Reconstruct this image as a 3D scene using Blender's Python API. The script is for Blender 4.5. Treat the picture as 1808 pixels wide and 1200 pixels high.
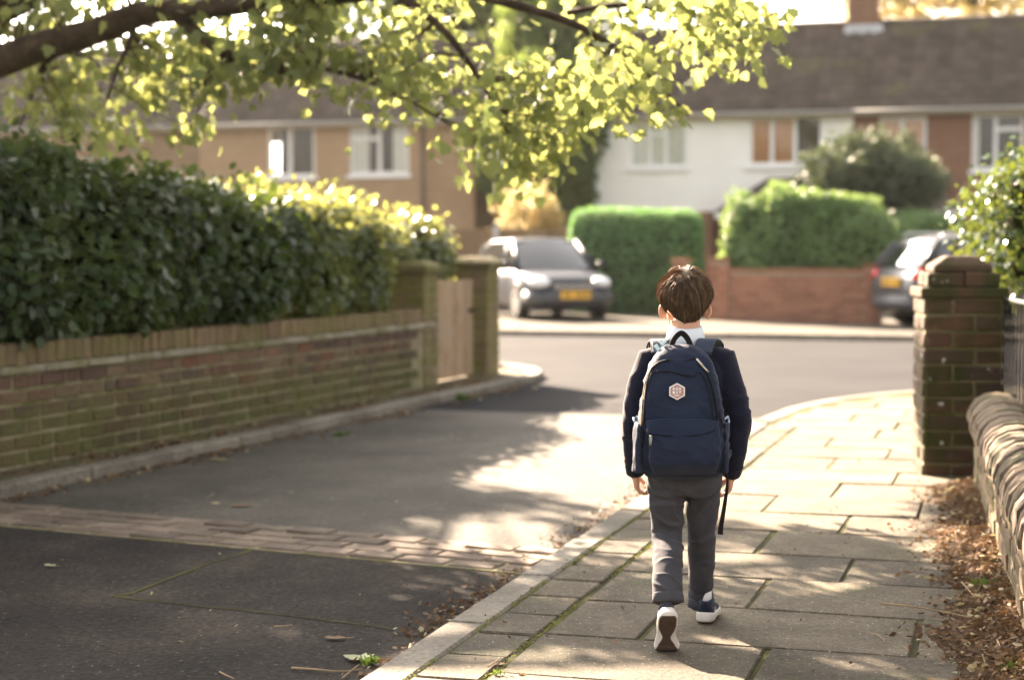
import bpy, bmesh, math, random
from mathutils import Vector, Matrix, Euler, noise
R = math.radians
scene = bpy.context.scene
C = scene.collection
for _o in list(bpy.data.objects):
    bpy.data.objects.remove(_o)

# ------------------------------------------------------------------ camera, sky, sun, exposure
LENS, FPX, HCAM = 60.0, 3013.3, 1.315
PITCH = math.atan(160.0 / FPX)
cam_d = bpy.data.cameras.new('camera')
cam_d.lens = LENS; cam_d.sensor_width = 36.0
cam_d.clip_start = 0.05; cam_d.clip_end = 3000
cam_d.dof.use_dof = True; cam_d.dof.focus_distance = 5.66; cam_d.dof.aperture_fstop = 2.0
cam = bpy.data.objects.new('camera', cam_d); C.objects.link(cam)
cam.location = (0, 0, HCAM); cam.rotation_euler = (R(90) - PITCH, 0, 0)
scene.camera = cam

SUN_AZ, SUN_EL = R(28), R(27)             # azimuth to the left of straight ahead
SUN_DIR = Vector((-math.sin(SUN_AZ) * math.cos(SUN_EL), math.cos(SUN_AZ) * math.cos(SUN_EL), math.sin(SUN_EL)))
world = bpy.data.worlds.new('World'); scene.world = world; world.use_nodes = True
wn = world.node_tree; wn.nodes.clear()
w_out = wn.nodes.new('ShaderNodeOutputWorld'); w_bg = wn.nodes.new('ShaderNodeBackground'); w_sky = wn.nodes.new('ShaderNodeTexSky')
w_sky.sky_type = 'NISHITA'; w_sky.sun_disc = False
w_sky.sun_elevation = SUN_EL; w_sky.sun_rotation = -SUN_AZ
w_sky.air_density = 1.0; w_sky.dust_density = 4.0; w_sky.ozone_density = 0.6
w_hsv = wn.nodes.new('ShaderNodeHueSaturation'); w_hsv.inputs['Saturation'].default_value = 0.24
w_bg.inputs['Strength'].default_value = 0.05
wn.links.new(w_sky.outputs[0], w_hsv.inputs['Color']); wn.links.new(w_hsv.outputs[0], w_bg.inputs['Color'])
wn.links.new(w_bg.outputs[0], w_out.inputs['Surface'])

sun_d = bpy.data.lights.new('sun', 'SUN'); sun_d.energy = 5.0; sun_d.angle = R(0.53); sun_d.color = (1.0, 0.83, 0.66)
sun = bpy.data.objects.new('sun', sun_d); C.objects.link(sun)
sun.location = (0, 0, 20); sun.rotation_euler = SUN_DIR.to_track_quat('Z', 'Y').to_euler()

vs = scene.view_settings
vs.view_transform = 'Standard'; vs.look = 'None'; vs.gamma = 1.0; vs.use_curve_mapping = False; vs.exposure = 3.42
vs.use_white_balance = True; vs.white_balance_temperature = 7050; vs.white_balance_tint = 13
scene.cycles.use_denoising = True
scene.cycles.max_bounces = 6; scene.cycles.transparent_max_bounces = 8; scene.cycles.volume_bounces = 0
scene.cycles.sample_clamp_indirect = 6.0

# places on the ground (photo pixels: x, y, rx, ry) the crown overhead lets the sun through to
SUN_GAPS = [(800, 928, 120, 46), (880, 990, 95, 30), (690, 962, 95, 26), (590, 1032, 55, 15), (355, 1125, 45, 16), (800, 1118, 48, 20), (1010, 800, 190, 26), (1060, 700, 160, 50),
            (1480, 780, 260, 66), (1400, 905, 210, 15), (1510, 930, 150, 10), (1340, 868, 140, 10), (1270, 992, 90, 13), (1330, 1035, 110, 14), (1060, 960, 75, 14), (1030, 1030, 70, 16), (1560, 1010, 70, 9), (1050, 870, 60, 20), (1690, 960, 45, 30), (1650, 870, 60, 14), (960, 1060, 60, 14)]

# ------------------------------------------------------------------ helpers
rnd = random.Random(7)
CP, SP = math.cos(PITCH), math.sin(PITCH)
def ray(x, y):
    dx, dv = (x - 904) / FPX, (600 - y) / FPX
    return Vector((dx, CP + dv * SP, -SP + dv * CP))
def G(x, y, z=0.0):                          # photo pixel -> point at height z
    r = ray(x, y); t = (z - HCAM) / r.z
    return Vector((r.x * t, r.y * t, z))
def P(x, y, Y):                              # photo pixel -> point at distance Y
    r = ray(x, y); t = Y / r.y
    return Vector((r.x * t, Y, HCAM + r.z * t))

def mesh_from(verts, faces, name='mesh', smooth=False):
    m = bpy.data.meshes.new(name); m.from_pydata([tuple(v) for v in verts], [], faces); m.update()
    if smooth:
        m.polygons.foreach_set('use_smooth', [True] * len(m.polygons))
    return m
def link(name, mesh, mat=None, parent=None, loc=None, rot=None):
    o = bpy.data.objects.new(name, mesh); C.objects.link(o)
    if mat is not None and mesh is not None and len(mesh.materials) == 0:
        mesh.materials.append(mat)
    if parent is not None: o.parent = parent
    if loc is not None: o.location = loc
    if rot is not None: o.rotation_euler = rot
    return o
def tag(o, label=None, cat=None, group=None, kind=None):
    if label: o['label'] = label
    if cat: o['category'] = cat
    if group: o['group'] = group
    if kind: o['kind'] = kind
    elif cat: o['kind'] = 'thing'
    return o
def thing(name, label, cat, loc=(0, 0, 0), rotz=0.0, group=None, kind=None):
    o = bpy.data.objects.new(name, None); C.objects.link(o)
    o.empty_display_size = 0.2; o.location = loc; o.rotation_euler = (0, 0, rotz)
    return tag(o, label, cat, group, kind)

class MB:
    """collects shapes, builds one mesh"""
    def __init__(s): s.v = []; s.f = []
    def add(s, verts, faces):
        b = len(s.v); s.v += [tuple(v) for v in verts]; s.f += [tuple(i + b for i in f) for f in faces]; return s
    def box(s, x0, x1, y0, y1, z0, z1):
        return s.add([(x0, y0, z0), (x1, y0, z0), (x1, y1, z0), (x0, y1, z0), (x0, y0, z1), (x1, y0, z1), (x1, y1, z1), (x0, y1, z1)],
                     [(0, 3, 2, 1), (4, 5, 6, 7), (0, 1, 5, 4), (1, 2, 6, 5), (2, 3, 7, 6), (3, 0, 4, 7)])
    def tube(s, pts, rad, n=8, cap=True, flat=None):
        """tube along pts; rad: list of r or (rx, ry)"""
        pts = [Vector(p) for p in pts]; k = len(pts)
        if not isinstance(rad, (list, tuple)): rad = [rad] * k
        up = None; rings = []
        for i, p in enumerate(pts):
            t = (pts[min(i + 1, k - 1)] - pts[max(i - 1, 0)]).normalized()
            if up is None:
                a = Vector((0, 1, 0)) if abs(t.y) < 0.9 else Vector((1, 0, 0))
                if flat is not None: a = Vector(flat)
            else: a = up
            side = t.cross(a).normalized(); up = side.cross(t).normalized()
            r = rad[i]; rx, ry = (r if isinstance(r, (list, tuple)) else (r, r))
            rings.append([p + side * (math.cos(2 * math.pi * j / n) * rx) + up * (math.sin(2 * math.pi * j / n) * ry) for j in range(n)])
        return s.rings(rings, cap)
    def rings(s, rings, cap=True, close=False):
        n = len(rings[0]); b = len(s.v)
        for r in rings: s.v += [tuple(v) for v in r]
        m = len(rings)
        for i in range(m - (0 if close else 1)):
            for j in range(n):
                a0 = b + i * n; a1 = b + ((i + 1) % m) * n; k = (j + 1) % n
                s.f.append((a0 + j, a0 + k, a1 + k, a1 + j))
        if cap and not close:
            s.f.append(tuple(b + j for j in reversed(range(n)))); s.f.append(tuple(b + (m - 1) * n + j for j in range(n)))
        return s
    def build(s, name, mat, parent=None, smooth=False, loc=None, rot=None, bevel=0.0, seg=1):
        m = mesh_from(s.v, s.f, name, smooth)
        bm = bmesh.new(); bm.from_mesh(m)
        if bevel: bmesh.ops.bevel(bm, geom=list(bm.edges), offset=bevel, segments=seg, affect='EDGES', profile=0.6)
        bmesh.ops.recalc_face_normals(bm, faces=list(bm.faces))
        if smooth:
            for f in bm.faces: f.smooth = True
        bm.to_mesh(m); bm.free()
        return link(name, m, mat, parent, loc, rot)
    def mesh(s, name, mat=None, bevel=0.0, jitter=0.0, rng=None, seg=1, smooth=False):
        m = mesh_from(s.v, s.f, name)
        bm = bmesh.new(); bm.from_mesh(m)
        if jitter:
            for v in bm.verts: v.co += Vector(((rng.random() - .5), (rng.random() - .5), (rng.random() - .5))) * jitter
        if bevel: bmesh.ops.bevel(bm, geom=list(bm.edges), offset=bevel, segments=seg, affect='EDGES', profile=0.6)
        bmesh.ops.recalc_face_normals(bm, faces=list(bm.faces))
        if smooth:
            for f in bm.faces: f.smooth = True
        bm.to_mesh(m); bm.free()
        if mat: m.materials.append(mat)
        return m

def block_meshes(name, sx, sy, sz, mat, n=4, bevel=0.006, jit=0.006):
    """n slightly different bevelled blocks, centred, shared between alike pieces"""
    return [MB().box(-sx / 2, sx / 2, -sy / 2, sy / 2, -sz / 2, sz / 2).mesh(name, mat, bevel, jit, rnd) for _ in range(n)]

# ------------------------------------------------------------------ materials
def nt(name):
    m = bpy.data.materials.new(name); m.use_nodes = True
    t = m.node_tree; t.nodes.clear()
    return m, t
def nd(t, typ, **kw):
    n = t.nodes.new(typ)
    for k, v in kw.items():
        if k in n.inputs: n.inputs[k].default_value = v
        else: setattr(n, k, v)
    return n
def c4(c): return (c[0], c[1], c[2], 1.0)
def ramp(t, fac, stops):
    r = t.nodes.new('ShaderNodeValToRGB'); e = r.color_ramp.elements
    while len(e) < len(stops): e.new(0.5)
    for i, (p, c) in enumerate(stops):
        e[i].position = p; e[i].color = c4(c) if not isinstance(c, (int, float)) else (c, c, c, 1)
    t.links.new(fac, r.inputs[0]); return r.outputs[0]
def mixc(t, fac, a, b, mode='MIX'):
    n = t.nodes.new('ShaderNodeMix'); n.data_type = 'RGBA'; n.blend_type = mode
    for s, i in ((fac, 0), (a, 6), (b, 7)):
        if hasattr(s, 'is_output'): t.links.new(s, n.inputs[i])
        else: n.inputs[i].default_value = s if i == 0 else c4(s)
    return n.outputs[2]
def noise_tex(t, vec, scale, detail=6, rough=0.6, dist=0.0):
    n = nd(t, 'ShaderNodeTexNoise', Scale=scale, Detail=detail, Roughness=rough, Distortion=dist)
    t.links.new(vec, n.inputs['Vector']); return n.outputs[0]
def surf(name, cols, scale=4.0, rough=0.85, bump=0.3, bscale=60.0, bdist=0.004, spec=0.3, rand=0.0, moss=None, speck=None, coat=0.0, sheen=0.0, metallic=0.0, island=False, rrange=0.0, grain=None, stain=None):
    """procedural surface in world space: colour noise between cols, optional per-piece variation, moss and specks"""
    m, t = nt(name)
    geo = nd(t, 'ShaderNodeNewGeometry'); pos = geo.outputs['Position']
    f = noise_tex(t, pos, scale, 8, 0.65)
    k = len(cols)
    col = ramp(t, f, [(0.32 + 0.36 * i / max(1, k - 1), c) for i, c in enumerate(cols)])
    if rand:
        if island: rv = geo.outputs['Random Per Island']
        else: rv = nd(t, 'ShaderNodeObjectInfo').outputs['Random']
        if isinstance(rand, (list, tuple)):
            rc = ramp(t, rv, [(i / (len(rand) - 1), c) for i, c in enumerate(rand)])
            col = mixc(t, 0.75, col, rc)
        else:
            v = nd(t, 'ShaderNodeMapRange'); v.inputs[3].default_value = 1 - rand; v.inputs[4].default_value = 1 + rand
            t.links.new(rv, v.inputs[0])
            h = nd(t, 'ShaderNodeHueSaturation'); t.links.new(v.outputs[0], h.inputs['Value']); t.links.new(col, h.inputs['Color']); col = h.outputs[0]
    if moss:
        mc, ms, lo, hi = moss[:4]
        mf = ramp(t, noise_tex(t, pos, ms, 6, 0.7), [(lo, 0.0), (hi, 1.0)])
        if len(moss) > 4:                     # more moss below a height
            z0, z1 = moss[4:6]
            sep = nd(t, 'ShaderNodeSeparateXYZ'); t.links.new(pos, sep.inputs[0])
            mr = nd(t, 'ShaderNodeMapRange'); mr.inputs[1].default_value = z0; mr.inputs[2].default_value = z1
            mr.inputs[3].default_value = 1.0; mr.inputs[4].default_value = 0.0; t.links.new(sep.outputs[2], mr.inputs[0])
            mm = nd(t, 'ShaderNodeMath', operation='MULTIPLY'); t.links.new(mf, mm.inputs[0]); t.links.new(mr.outputs[0], mm.inputs[1]); mf = mm.outputs[0]
        col = mixc(t, mf, col, mc)
    if speck:
        sc, ss, lo, hi = speck
        sf = ramp(t, noise_tex(t, pos, ss, 2, 0.5), [(lo, 0.0), (hi, 1.0)])
        col = mixc(t, sf, col, sc)
    for lay in (grain, stain):                 # fine grain and broad stains multiply the colour
        if lay:
            gs, lo_, hi_ = lay
            col = mixc(t, 1.0, col, ramp(t, noise_tex(t, pos, gs, 3 if lay is grain else 7, 0.7), [(0.30, lo_), (0.70, hi_)]), 'MULTIPLY')
    b = nd(t, 'ShaderNodeBsdfPrincipled', Roughness=rough, Metallic=metallic)
    b.inputs['Specular IOR Level'].default_value = spec
    if coat: b.inputs['Coat Weight'].default_value = coat; b.inputs['Coat Roughness'].default_value = 0.05
    if sheen: b.inputs['Sheen Weight'].default_value = sheen; b.inputs['Sheen Roughness'].default_value = 0.5
    t.links.new(col, b.inputs['Base Color'])
    if rrange:
        rr = ramp(t, noise_tex(t, pos, scale * 2.3, 5, 0.6), [(0.3, max(0, rough - rrange)), (0.7, min(1, rough + rrange))])
        t.links.new(rr, b.inputs['Roughness'])
    if bump:
        bn = nd(t, 'ShaderNodeBump', Strength=bump, Distance=bdist)
        t.links.new(noise_tex(t, pos, bscale, 5, 0.65), bn.inputs['Height']); t.links.new(bn.outputs[0], b.inputs['Normal'])
    o = nd(t, 'ShaderNodeOutputMaterial'); t.links.new(b.outputs[0], o.inputs['Surface'])
    return m
def leaf_mat(name, cols, trans=0.45, tcol=(0.25, 0.35, 0.04), rough=0.35, spec=0.5):
    m, t = nt(name)
    geo = nd(t, 'ShaderNodeNewGeometry')
    col = ramp(t, geo.outputs['Random Per Island'], [(i / max(1, len(cols) - 1), c) for i, c in enumerate(cols)])
    f = noise_tex(t, geo.outputs['Position'], 1.3, 3, 0.5)
    col2 = mixc(t, ramp(t, f, [(0.35, 0.0), (0.65, 0.55)]), col, tuple(x * 1.35 for x in cols[-1]))
    b = nd(t, 'ShaderNodeBsdfPrincipled', Roughness=rough); b.inputs['Specular IOR Level'].default_value = spec
    t.links.new(col2, b.inputs['Base Color'])
    tr = nd(t, 'ShaderNodeBsdfTranslucent')
    t.links.new(mixc(t, 0.6, col2, tcol), tr.inputs['Color'])
    mx = nd(t, 'ShaderNodeMixShader'); mx.inputs[0].default_value = trans
    t.links.new(b.outputs[0], mx.inputs[1]); t.links.new(tr.outputs[0], mx.inputs[2])
    o = nd(t, 'ShaderNodeOutputMaterial'); t.links.new(mx.outputs[0], o.inputs['Surface'])
    return m
def plain(name, col, rough=0.5, spec=0.5, metallic=0.0, coat=0.0, var=0.12):
    return surf(name, [tuple(x * (1 - var) for x in col), tuple(min(1, x * (1 + var)) for x in col)], 9.0, rough, 0.0, spec=spec, metallic=metallic, coat=coat)

M = {}
M['asphalt'] = surf('asphalt', [(0.020, 0.0175, 0.0168), (0.034, 0.0296, 0.0265), (0.060, 0.050, 0.041)], 1.3, 0.88, 1.0, 60, 0.012, 0.10, speck=((0.17, 0.15, 0.125), 55, 0.66, 0.76), grain=(40, .40, 1.5), stain=(.8, .55, 1.35))
M['asphalt_worn'] = surf('worn_asphalt', [(0.050, 0.045, 0.037), (0.072, 0.065, 0.054), (0.10, 0.089, 0.074)], 1.1, 0.82, 1.0, 60, 0.010, 0.25, speck=((0.20, 0.18, 0.15), 55, 0.66, 0.76), grain=(40, .55, 1.35), stain=(.9, .6, 1.25))
M['road'] = surf('far_road_asphalt', [(0.025, 0.026, 0.0285), (0.032, 0.033, 0.036), (0.039, 0.040, 0.042)], 0.5, 0.95, 0.4, 80, 0.004, 0.04)
M['slab'] = surf('paving_slab', [(0.060, 0.050, 0.033), (0.092, 0.076, 0.052), (0.138, 0.116, 0.083)], 3.2, 0.86, 1.0, 55, 0.007, 0.3, rand=0.30, grain=(42, .62, 1.35), stain=(.9, .62, 1.25),
                 moss=((0.075, 0.085, 0.03), 1.7, 0.54, 0.74), speck=((0.40, 0.37, 0.31), 85, 0.66, 0.73))
M['kerb'] = surf('kerb_granite', [(0.13, 0.115, 0.09), (0.18, 0.16, 0.13), (0.23, 0.21, 0.17)], 3.0, 0.85, 0.6, 130, 0.003, 0.3, rand=0.15, moss=((0.09, 0.10, 0.035), 3.0, 0.58, 0.75), speck=((0.36, 0.33, 0.28), 70, 0.66, 0.74), grain=(45, .6, 1.35), stain=(1.3, .7, 1.2))
M['sett'] = surf('brick_sett', [(0.095, 0.070, 0.052), (0.14, 0.105, 0.08), (0.19, 0.15, 0.115)], 5.0, 0.85, 0.6, 90, 0.003, 0.3, rand=0.25)
M['joint'] = surf('mossy_joint', [(0.035, 0.032, 0.018), (0.065, 0.065, 0.026), (0.10, 0.11, 0.026)], 2.6, 0.95, 0.8, 120, 0.006, 0.1)
M['soil'] = surf('soil', [(0.03, 0.018, 0.010), (0.065, 0.040, 0.022), (0.11, 0.07, 0.04)], 14, 0.95, 1.0, 60, 0.02, 0.1)
M['earth'] = surf('garden_ground', [(0.05, 0.06, 0.025), (0.075, 0.085, 0.03), (0.10, 0.09, 0.05)], 1.2, 0.95, 0.6, 20, 0.03, 0.1)
M['mortar'] = surf('mortar', [(0.17, 0.145, 0.09), (0.24, 0.205, 0.13), (0.29, 0.255, 0.17)], 6, 0.92, 0.6, 90, 0.004, 0.2, moss=((0.10, 0.11, 0.03), 4, 0.45, 0.65))
M['brick'] = surf('old_wall_brick', [(0.12, 0.075, 0.055), (0.17, 0.105, 0.07)], 7, 0.88, 0.7, 70, 0.005, 0.25,
                  rand=[(0.085, 0.065, 0.058), (0.15, 0.085, 0.06), (0.20, 0.15, 0.095), (0.21, 0.085, 0.05), (0.10, 0.075, 0.06), (0.17, 0.13, 0.085)],
                  moss=((0.105, 0.105, 0.034), 2.2, 0.28, 0.55, 0.24, 0.46), stain=(1.1, .5, 1.1), grain=(30, .7, 1.2))
M['brick_top'] = surf('wall_top_brick', [(0.15, 0.10, 0.065), (0.21, 0.15, 0.095)], 6, 0.9, 0.7, 70, 0.005, 0.25, rand=0.25, moss=((0.14, 0.13, 0.05), 2.5, 0.42, 0.66))
M['stone'] = surf('pale_stone', [(0.24, 0.22, 0.17), (0.32, 0.29, 0.23)], 5, 0.88, 0.6, 60, 0.004, 0.25, rand=0.12, moss=((0.13, 0.13, 0.05), 3, 0.42, 0.62))
M['pier_brick'] = surf('dark_pier_brick', [(0.065, 0.039, 0.026), (0.098, 0.056, 0.036)], 8, 0.88, 0.8, 70, 0.006, 0.25,
                  rand=[(0.042, 0.033, 0.027), (0.10, 0.047, 0.03), (0.065, 0.043, 0.03), (0.117, 0.058, 0.035), (0.047, 0.035, 0.031)],
                  moss=((0.032, 0.038, 0.010), 3.5, 0.42, 0.62), speck=((0.36, 0.37, 0.36), 17, 0.685, 0.73))
M['pier_mortar'] = surf('pier_mortar', [(0.12, 0.10, 0.055), (0.17, 0.145, 0.085)], 8, 0.92, 0.6, 90, 0.004, 0.2, moss=((0.06, 0.07, 0.015), 4, 0.45, 0.65))
M['coping'] = surf('round_coping_brick', [(0.085, 0.057, 0.038), (0.125, 0.088, 0.058), (0.165, 0.122, 0.086)], 9, 0.9, 0.8, 60, 0.006, 0.3, rand=0.4, moss=((0.06, 0.062, 0.024), 5, 0.48, 0.62), stain=(7, .55, 1.25))
M['lowbrick'] = surf('low_wall_brick', [(0.125, 0.085, 0.052), (0.175, 0.125, 0.077)], 8, 0.88, 0.7, 70, 0.005, 0.25, rand=0.22, moss=((0.11, 0.11, 0.04), 3.5, 0.48, 0.7))
M['redbrick'] = surf('red_garden_brick', [(0.25, 0.115, 0.075), (0.31, 0.15, 0.10)], 3, 0.9, 0.4, 50, 0.004, 0.25, rand=0.22)
M['redmortar'] = surf('red_wall_mortar', [(0.27, 0.19, 0.14), (0.33, 0.25, 0.19)], 4, 0.92, 0.3, 60, 0.004, 0.2)
M['iron'] = plain('black_iron', (0.005, 0.005, 0.005), 0.9, 0.1)
M['wood'] = surf('weathered_gate_wood', [(0.26, 0.17, 0.10), (0.34, 0.24, 0.15), (0.30, 0.24, 0.17)], 5, 0.8, 0.5, 40, 0.004, 0.3, rand=0.14)
M['bark'] = surf('bark', [(0.030, 0.020, 0.013), (0.055, 0.038, 0.024), (0.08, 0.06, 0.04)], 9, 0.9, 1.0, 25, 0.03, 0.15)
M['twig'] = surf('twig', [(0.05, 0.035, 0.02), (0.08, 0.055, 0.03)], 9, 0.9, 0.4, 60, 0.003, 0.15)
M['twig_dry'] = surf('dry_twig', [(0.26, 0.18, 0.10), (0.36, 0.27, 0.16)], 9, 0.85, 0.4, 60, 0.003, 0.2)
# ------------------------------------------------------------------ ground, lane, roads, pavements
U = Vector((0.283, 0.959, 0)).normalized()       # along the lane
W = Vector((0.959, -0.283, 0)).normalized()      # across the lane, to the right
ANG = math.atan2(-U.x, U.y)                      # rotz of a frame whose local +y runs along the lane
Z_LANE = -0.07
def sheet(name, pts, z, mat, kind='structure', thick=None):
    vs_ = [(p[0], p[1], z) for p in pts]
    o = link(name, mesh_from(vs_, [tuple(range(len(vs_)))], name), mat); tag(o, kind=kind)
    # make sure it faces up
    if o.data.polygons[0].normal.z < 0: o.data.flip_normals()
    return o
sheet('ground', [(-400, -60), (400, -60), (400, 600), (-400, 600)], -0.16, M['earth'])
# right kerb line (top outer edge), straight then turning right round the corner
K0 = Vector((-0.46, 5.23, 0))
def bez(p0, p1, p2, n):
    return [p0 * (1 - t) ** 2 + p1 * 2 * t * (1 - t) + p2 * t * t for t in [i / n for i in range(n + 1)]]
k_str_end = K0 + U * 8.0
k_corner = bez(k_str_end, K0 + U * 12.2 , K0 + U * 12.6 + W * 3.4, 12)
KERB = [K0 + U * -4.0, k_str_end] + k_corner[1:] + [K0 + U * 12.6 + W * 14]
def resample(pts, step, start=0.0):
    out = []; acc = -start; 
    for a, b in zip(pts, pts[1:]):
        L = (b - a).length; d = (b - a) / L
        t = -acc
        while t < L:
            if t >= 0: out.append((a + d * t, d))
            t += step
        acc = (acc + L) - math.floor((acc + L) / step + 1e-9) * step if False else -(t - L)
    return out
# lane and crossing road: lane sheet under everything, the far road continues it
far_edge_o = Vector((4.9, 26.0, 0))              # far kerb of the crossing road
lane = sheet('lane', [K0 + U * -9 + W * 0.2, K0 + U * 9.0 + W * 1.2, K0 + U * 9.0 - W * 5.0, K0 + U * -9 - W * 6], Z_LANE, M['asphalt'])
rd = MB(); 
pts = [K0 + U * 9.0 - W * 60, K0 + U * 9.0 + W * 60, far_edge_o + W * 60, far_edge_o - W * 62]
cross = sheet('crossing_road', pts, Z_LANE, M['road'])

# paving frame: origin K0, local x = W (to the right of the kerb edge), local y = U
pav = thing('pavement', None, None, K0, ANG, kind='structure')
KW = 0.15                                         # kerb width
# joint bed: one sheet 18 mm below slab tops, the kerb side follows the kerb line
bedpts = [p + Vector((0, 0, -0.009)) - K0 for p in KERB]
def to_local(p): return (p.dot(W), p.dot(U), p.z)
bed = [to_local(p + W * 0.02 if i < 2 else p) for i, p in enumerate(bedpts)]
bed += [to_local(Vector((30, 8, -0.009)) - K0), to_local(K0 * 0 + Vector((12, 0, -0.009)) - K0)]
bedm = mesh_from(bed, [tuple(range(len(bed)))], 'joint_bed')
bo = link('joint_bed', bedm, M['joint'], pav)
if bo.data.polygons[0].normal.z < 0: bo.data.flip_normals()
# kerb stones
kerb = thing('kerb', None, None, K0, ANG, kind='structure')
kerb_meshes = block_meshes('kerb_stone', KW - 0.006, 0.9 - 0.012, 0.20, M['kerb'], 4, 0.012, 0.006)
acc = -2.0; i = 0
while acc < 7.9:
    o = link('kerb_stone', kerb_meshes[i % 4], None, kerb, (KW / 2, acc + 0.55, -0.098 + rnd.uniform(-.003, .003)), (0, 0, rnd.uniform(-.004, .004)))
    acc += 0.9; i += 1
# curved corner stones
cpts = [k_str_end + U * 0.22] + k_corner[2:] + [K0 + U * 12.6 + W * 5, K0 + U * 12.6 + W * 7, K0 + U * 12.6 + W * 9.5]
short_kerb = block_meshes('kerb_stone', KW - 0.006, 1.0, 0.20, M['kerb'], 3, 0.012, 0.005)
for a, b in zip(cpts, cpts[1:]):
    n = max(1, round((b - a).length / 0.8)); 
    for q in range(n):
        p0 = a + (b - a) * (q / n); p1 = a + (b - a) * ((q + 1) / n)
        d = (p1 - p0); mid = (p0 + p1) / 2 + Vector((d.y, -d.x, 0)).normalized() * KW / 2
        lp = to_local(mid - K0)
        o = link('kerb_stone', short_kerb[q % 3], None, kerb, (lp[0], lp[1], -0.1), (0, 0, math.atan2(-d.x, d.y) - ANG))
        o.scale = (1, max(0.2, d.length - 0.012), 1)
# narrow blocks beside the kerb
nb = block_meshes('edge_block', 0.205, 0.305, 0.05, M['slab'], 4, 0.006, 0.006)
y = -1.6
while y < 7.6:
    o = link('edge_block', nb[rnd.randrange(4)], None, pav, (KW + 0.11, y + 0.16, -0.026 + rnd.uniform(-.003, .002)), (rnd.uniform(-.006, .006), rnd.uniform(-.01, .01), rnd.uniform(-.012, .012)))
    y += 0.325
# slabs in rows across the footway
def wall_x(y):                                    # local x of the low wall's foot at local y
    return WALL_X0 + (y - WALL_Y0) * WALL_K
wl0, wl1 = to_local(G(1800, 1135) - K0), to_local(G(1717, 862) - K0)
WALL_Y0, WALL_X0 = wl0[1], wl0[0]; WALL_K = (wl1[0] - wl0[0]) / (wl1[1] - wl0[1])
slab_cache = {}
def slab_mesh(w, l):
    key = (round(w, 2), round(l, 2))
    if key not in slab_cache:
        slab_cache[key] = block_meshes('slab', w, l, 0.055, M['slab'], 2, 0.006, 0.006)
    return slab_cache[key][rnd.randrange(2)]
kl = [to_local(p - K0) for p in k_corner]
def kx(yy):
    if yy <= kl[0][1]: return .04
    for a, b_ in zip(kl, kl[1:]):
        if yy <= b_[1]: return a[0] + (b_[0] - a[0]) * (yy - a[1]) / max(1e-6, b_[1] - a[1])
    return kl[-1][0]
y = -1.62; row = 0; ROW = [0.60, 0.55, 0.62, 0.56, 0.60]
while y < 16.0:
    l = ROW[row % 5]; x = KW + 0.225; off = [0.62, 0.9, 0.48, 0.78, 0.34][row % 5]
    xmax = wall_x(y) + 0.25 if y < 5.1 else 9.5
    # beyond the straight kerb, start inside the corner curve
    if y > 7.4: x = kx(min(y + l, 12.58)) + KW + .03
    if y > 12.3: break
    first = True
    while x < xmax:
        w = off if first else (0.76 if (row + int(x * 3)) % 2 else 0.9)
        first = False
        o = link('slab', slab_mesh(w - (0.020 if rnd.random() < .6 else .011), l - 0.009), None, pav, (x + w / 2, y + l / 2, -0.0285 + rnd.uniform(-.0025, .002)),
                 (rnd.uniform(-.005, .005), rnd.uniform(-.006, .006), rnd.uniform(-.006, .006)))
        x += w
    y += l; row += 1
# band of brick setts across the lane
sb0, sb1 = G(52, 912, Z_LANE), G(955, 992, Z_LANE)
sd = (sb1 - sb0).normalized(); sang = math.atan2(sd.y, sd.x)
sheet('lane', [sb0 - sd * 5, sb1 + sd * .16, K0 + U * 6.5 + W * .06, K0 + U * 8.2 + W * .10, K0 + U * 9.0 + W * 1.0, K0 + U * 9.0 - W * 5.0], Z_LANE + .003, M['asphalt_worn'])
setts = thing('sett_band', None, None, sb0, sang, kind='structure')
Ls = (sb1 - sb0).length + 0.06
MB().box(-0.6, Ls, -0.30, 0.30, -0.02, 0.005).build('mortar_bed', M['mortar'], setts)
sm = block_meshes('sett', 0.232, 0.122, 0.04, M['sett'], 5, 0.008, 0.012)
for r_ in range(4):
    x = -0.5 + (0.12 if r_ % 2 else 0.0)
    while x < Ls - 0.02:
        link('sett', sm[rnd.randrange(5)], None, setts, (x, -0.215 + r_ * 0.143, -0.0070 + rnd.uniform(-.003, .003)), (rnd.uniform(-.015, .015), rnd.uniform(-.012, .012), rnd.uniform(-.02, .02)))
        x += 0.247
# repair seams in the lane asphalt: thin mossy grooves
def seam(pix, w, name='asphalt_seam'):
    p = [G(a, b, Z_LANE + 0.003) for a, b in pix]; out = []
    dense = []
    for a, b in zip(p, p[1:]):
        n = 14
        dense += [a.lerp(b, q / n) for q in range(n)]
    dense.append(p[-1])
    L_, R_ = [], []
    for i, q in enumerate(dense):
        d = (dense[min(i + 1, len(dense) - 1)] - dense[max(i - 1, 0)]).normalized(); s = Vector((-d.y, d.x, 0))
        ww = w * (0.5 + 1.0 * abs(noise.noise(q * 9))); j = s * 0.012 * noise.noise(q * 5 + Vector((3, 1, 0)))
        L_.append(q + j + s * ww); R_.append(q + j - s * ww)
    n = len(dense)
    m = mesh_from(L_ + R_, [(i, i + 1, n + i + 1, n + i) for i in range(n - 1)], name)
    o = link(name, m, M['joint'], lane)
    if o.data.polygons[0].normal.z < 0: o.data.flip_normals()
seam([(470, 962), (350, 1000), (235, 1045), (195, 1052)], 0.011)
seam([(195, 1052), (330, 1066), (480, 1082), (610, 1098), (690, 1110)], 0.010)

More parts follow.
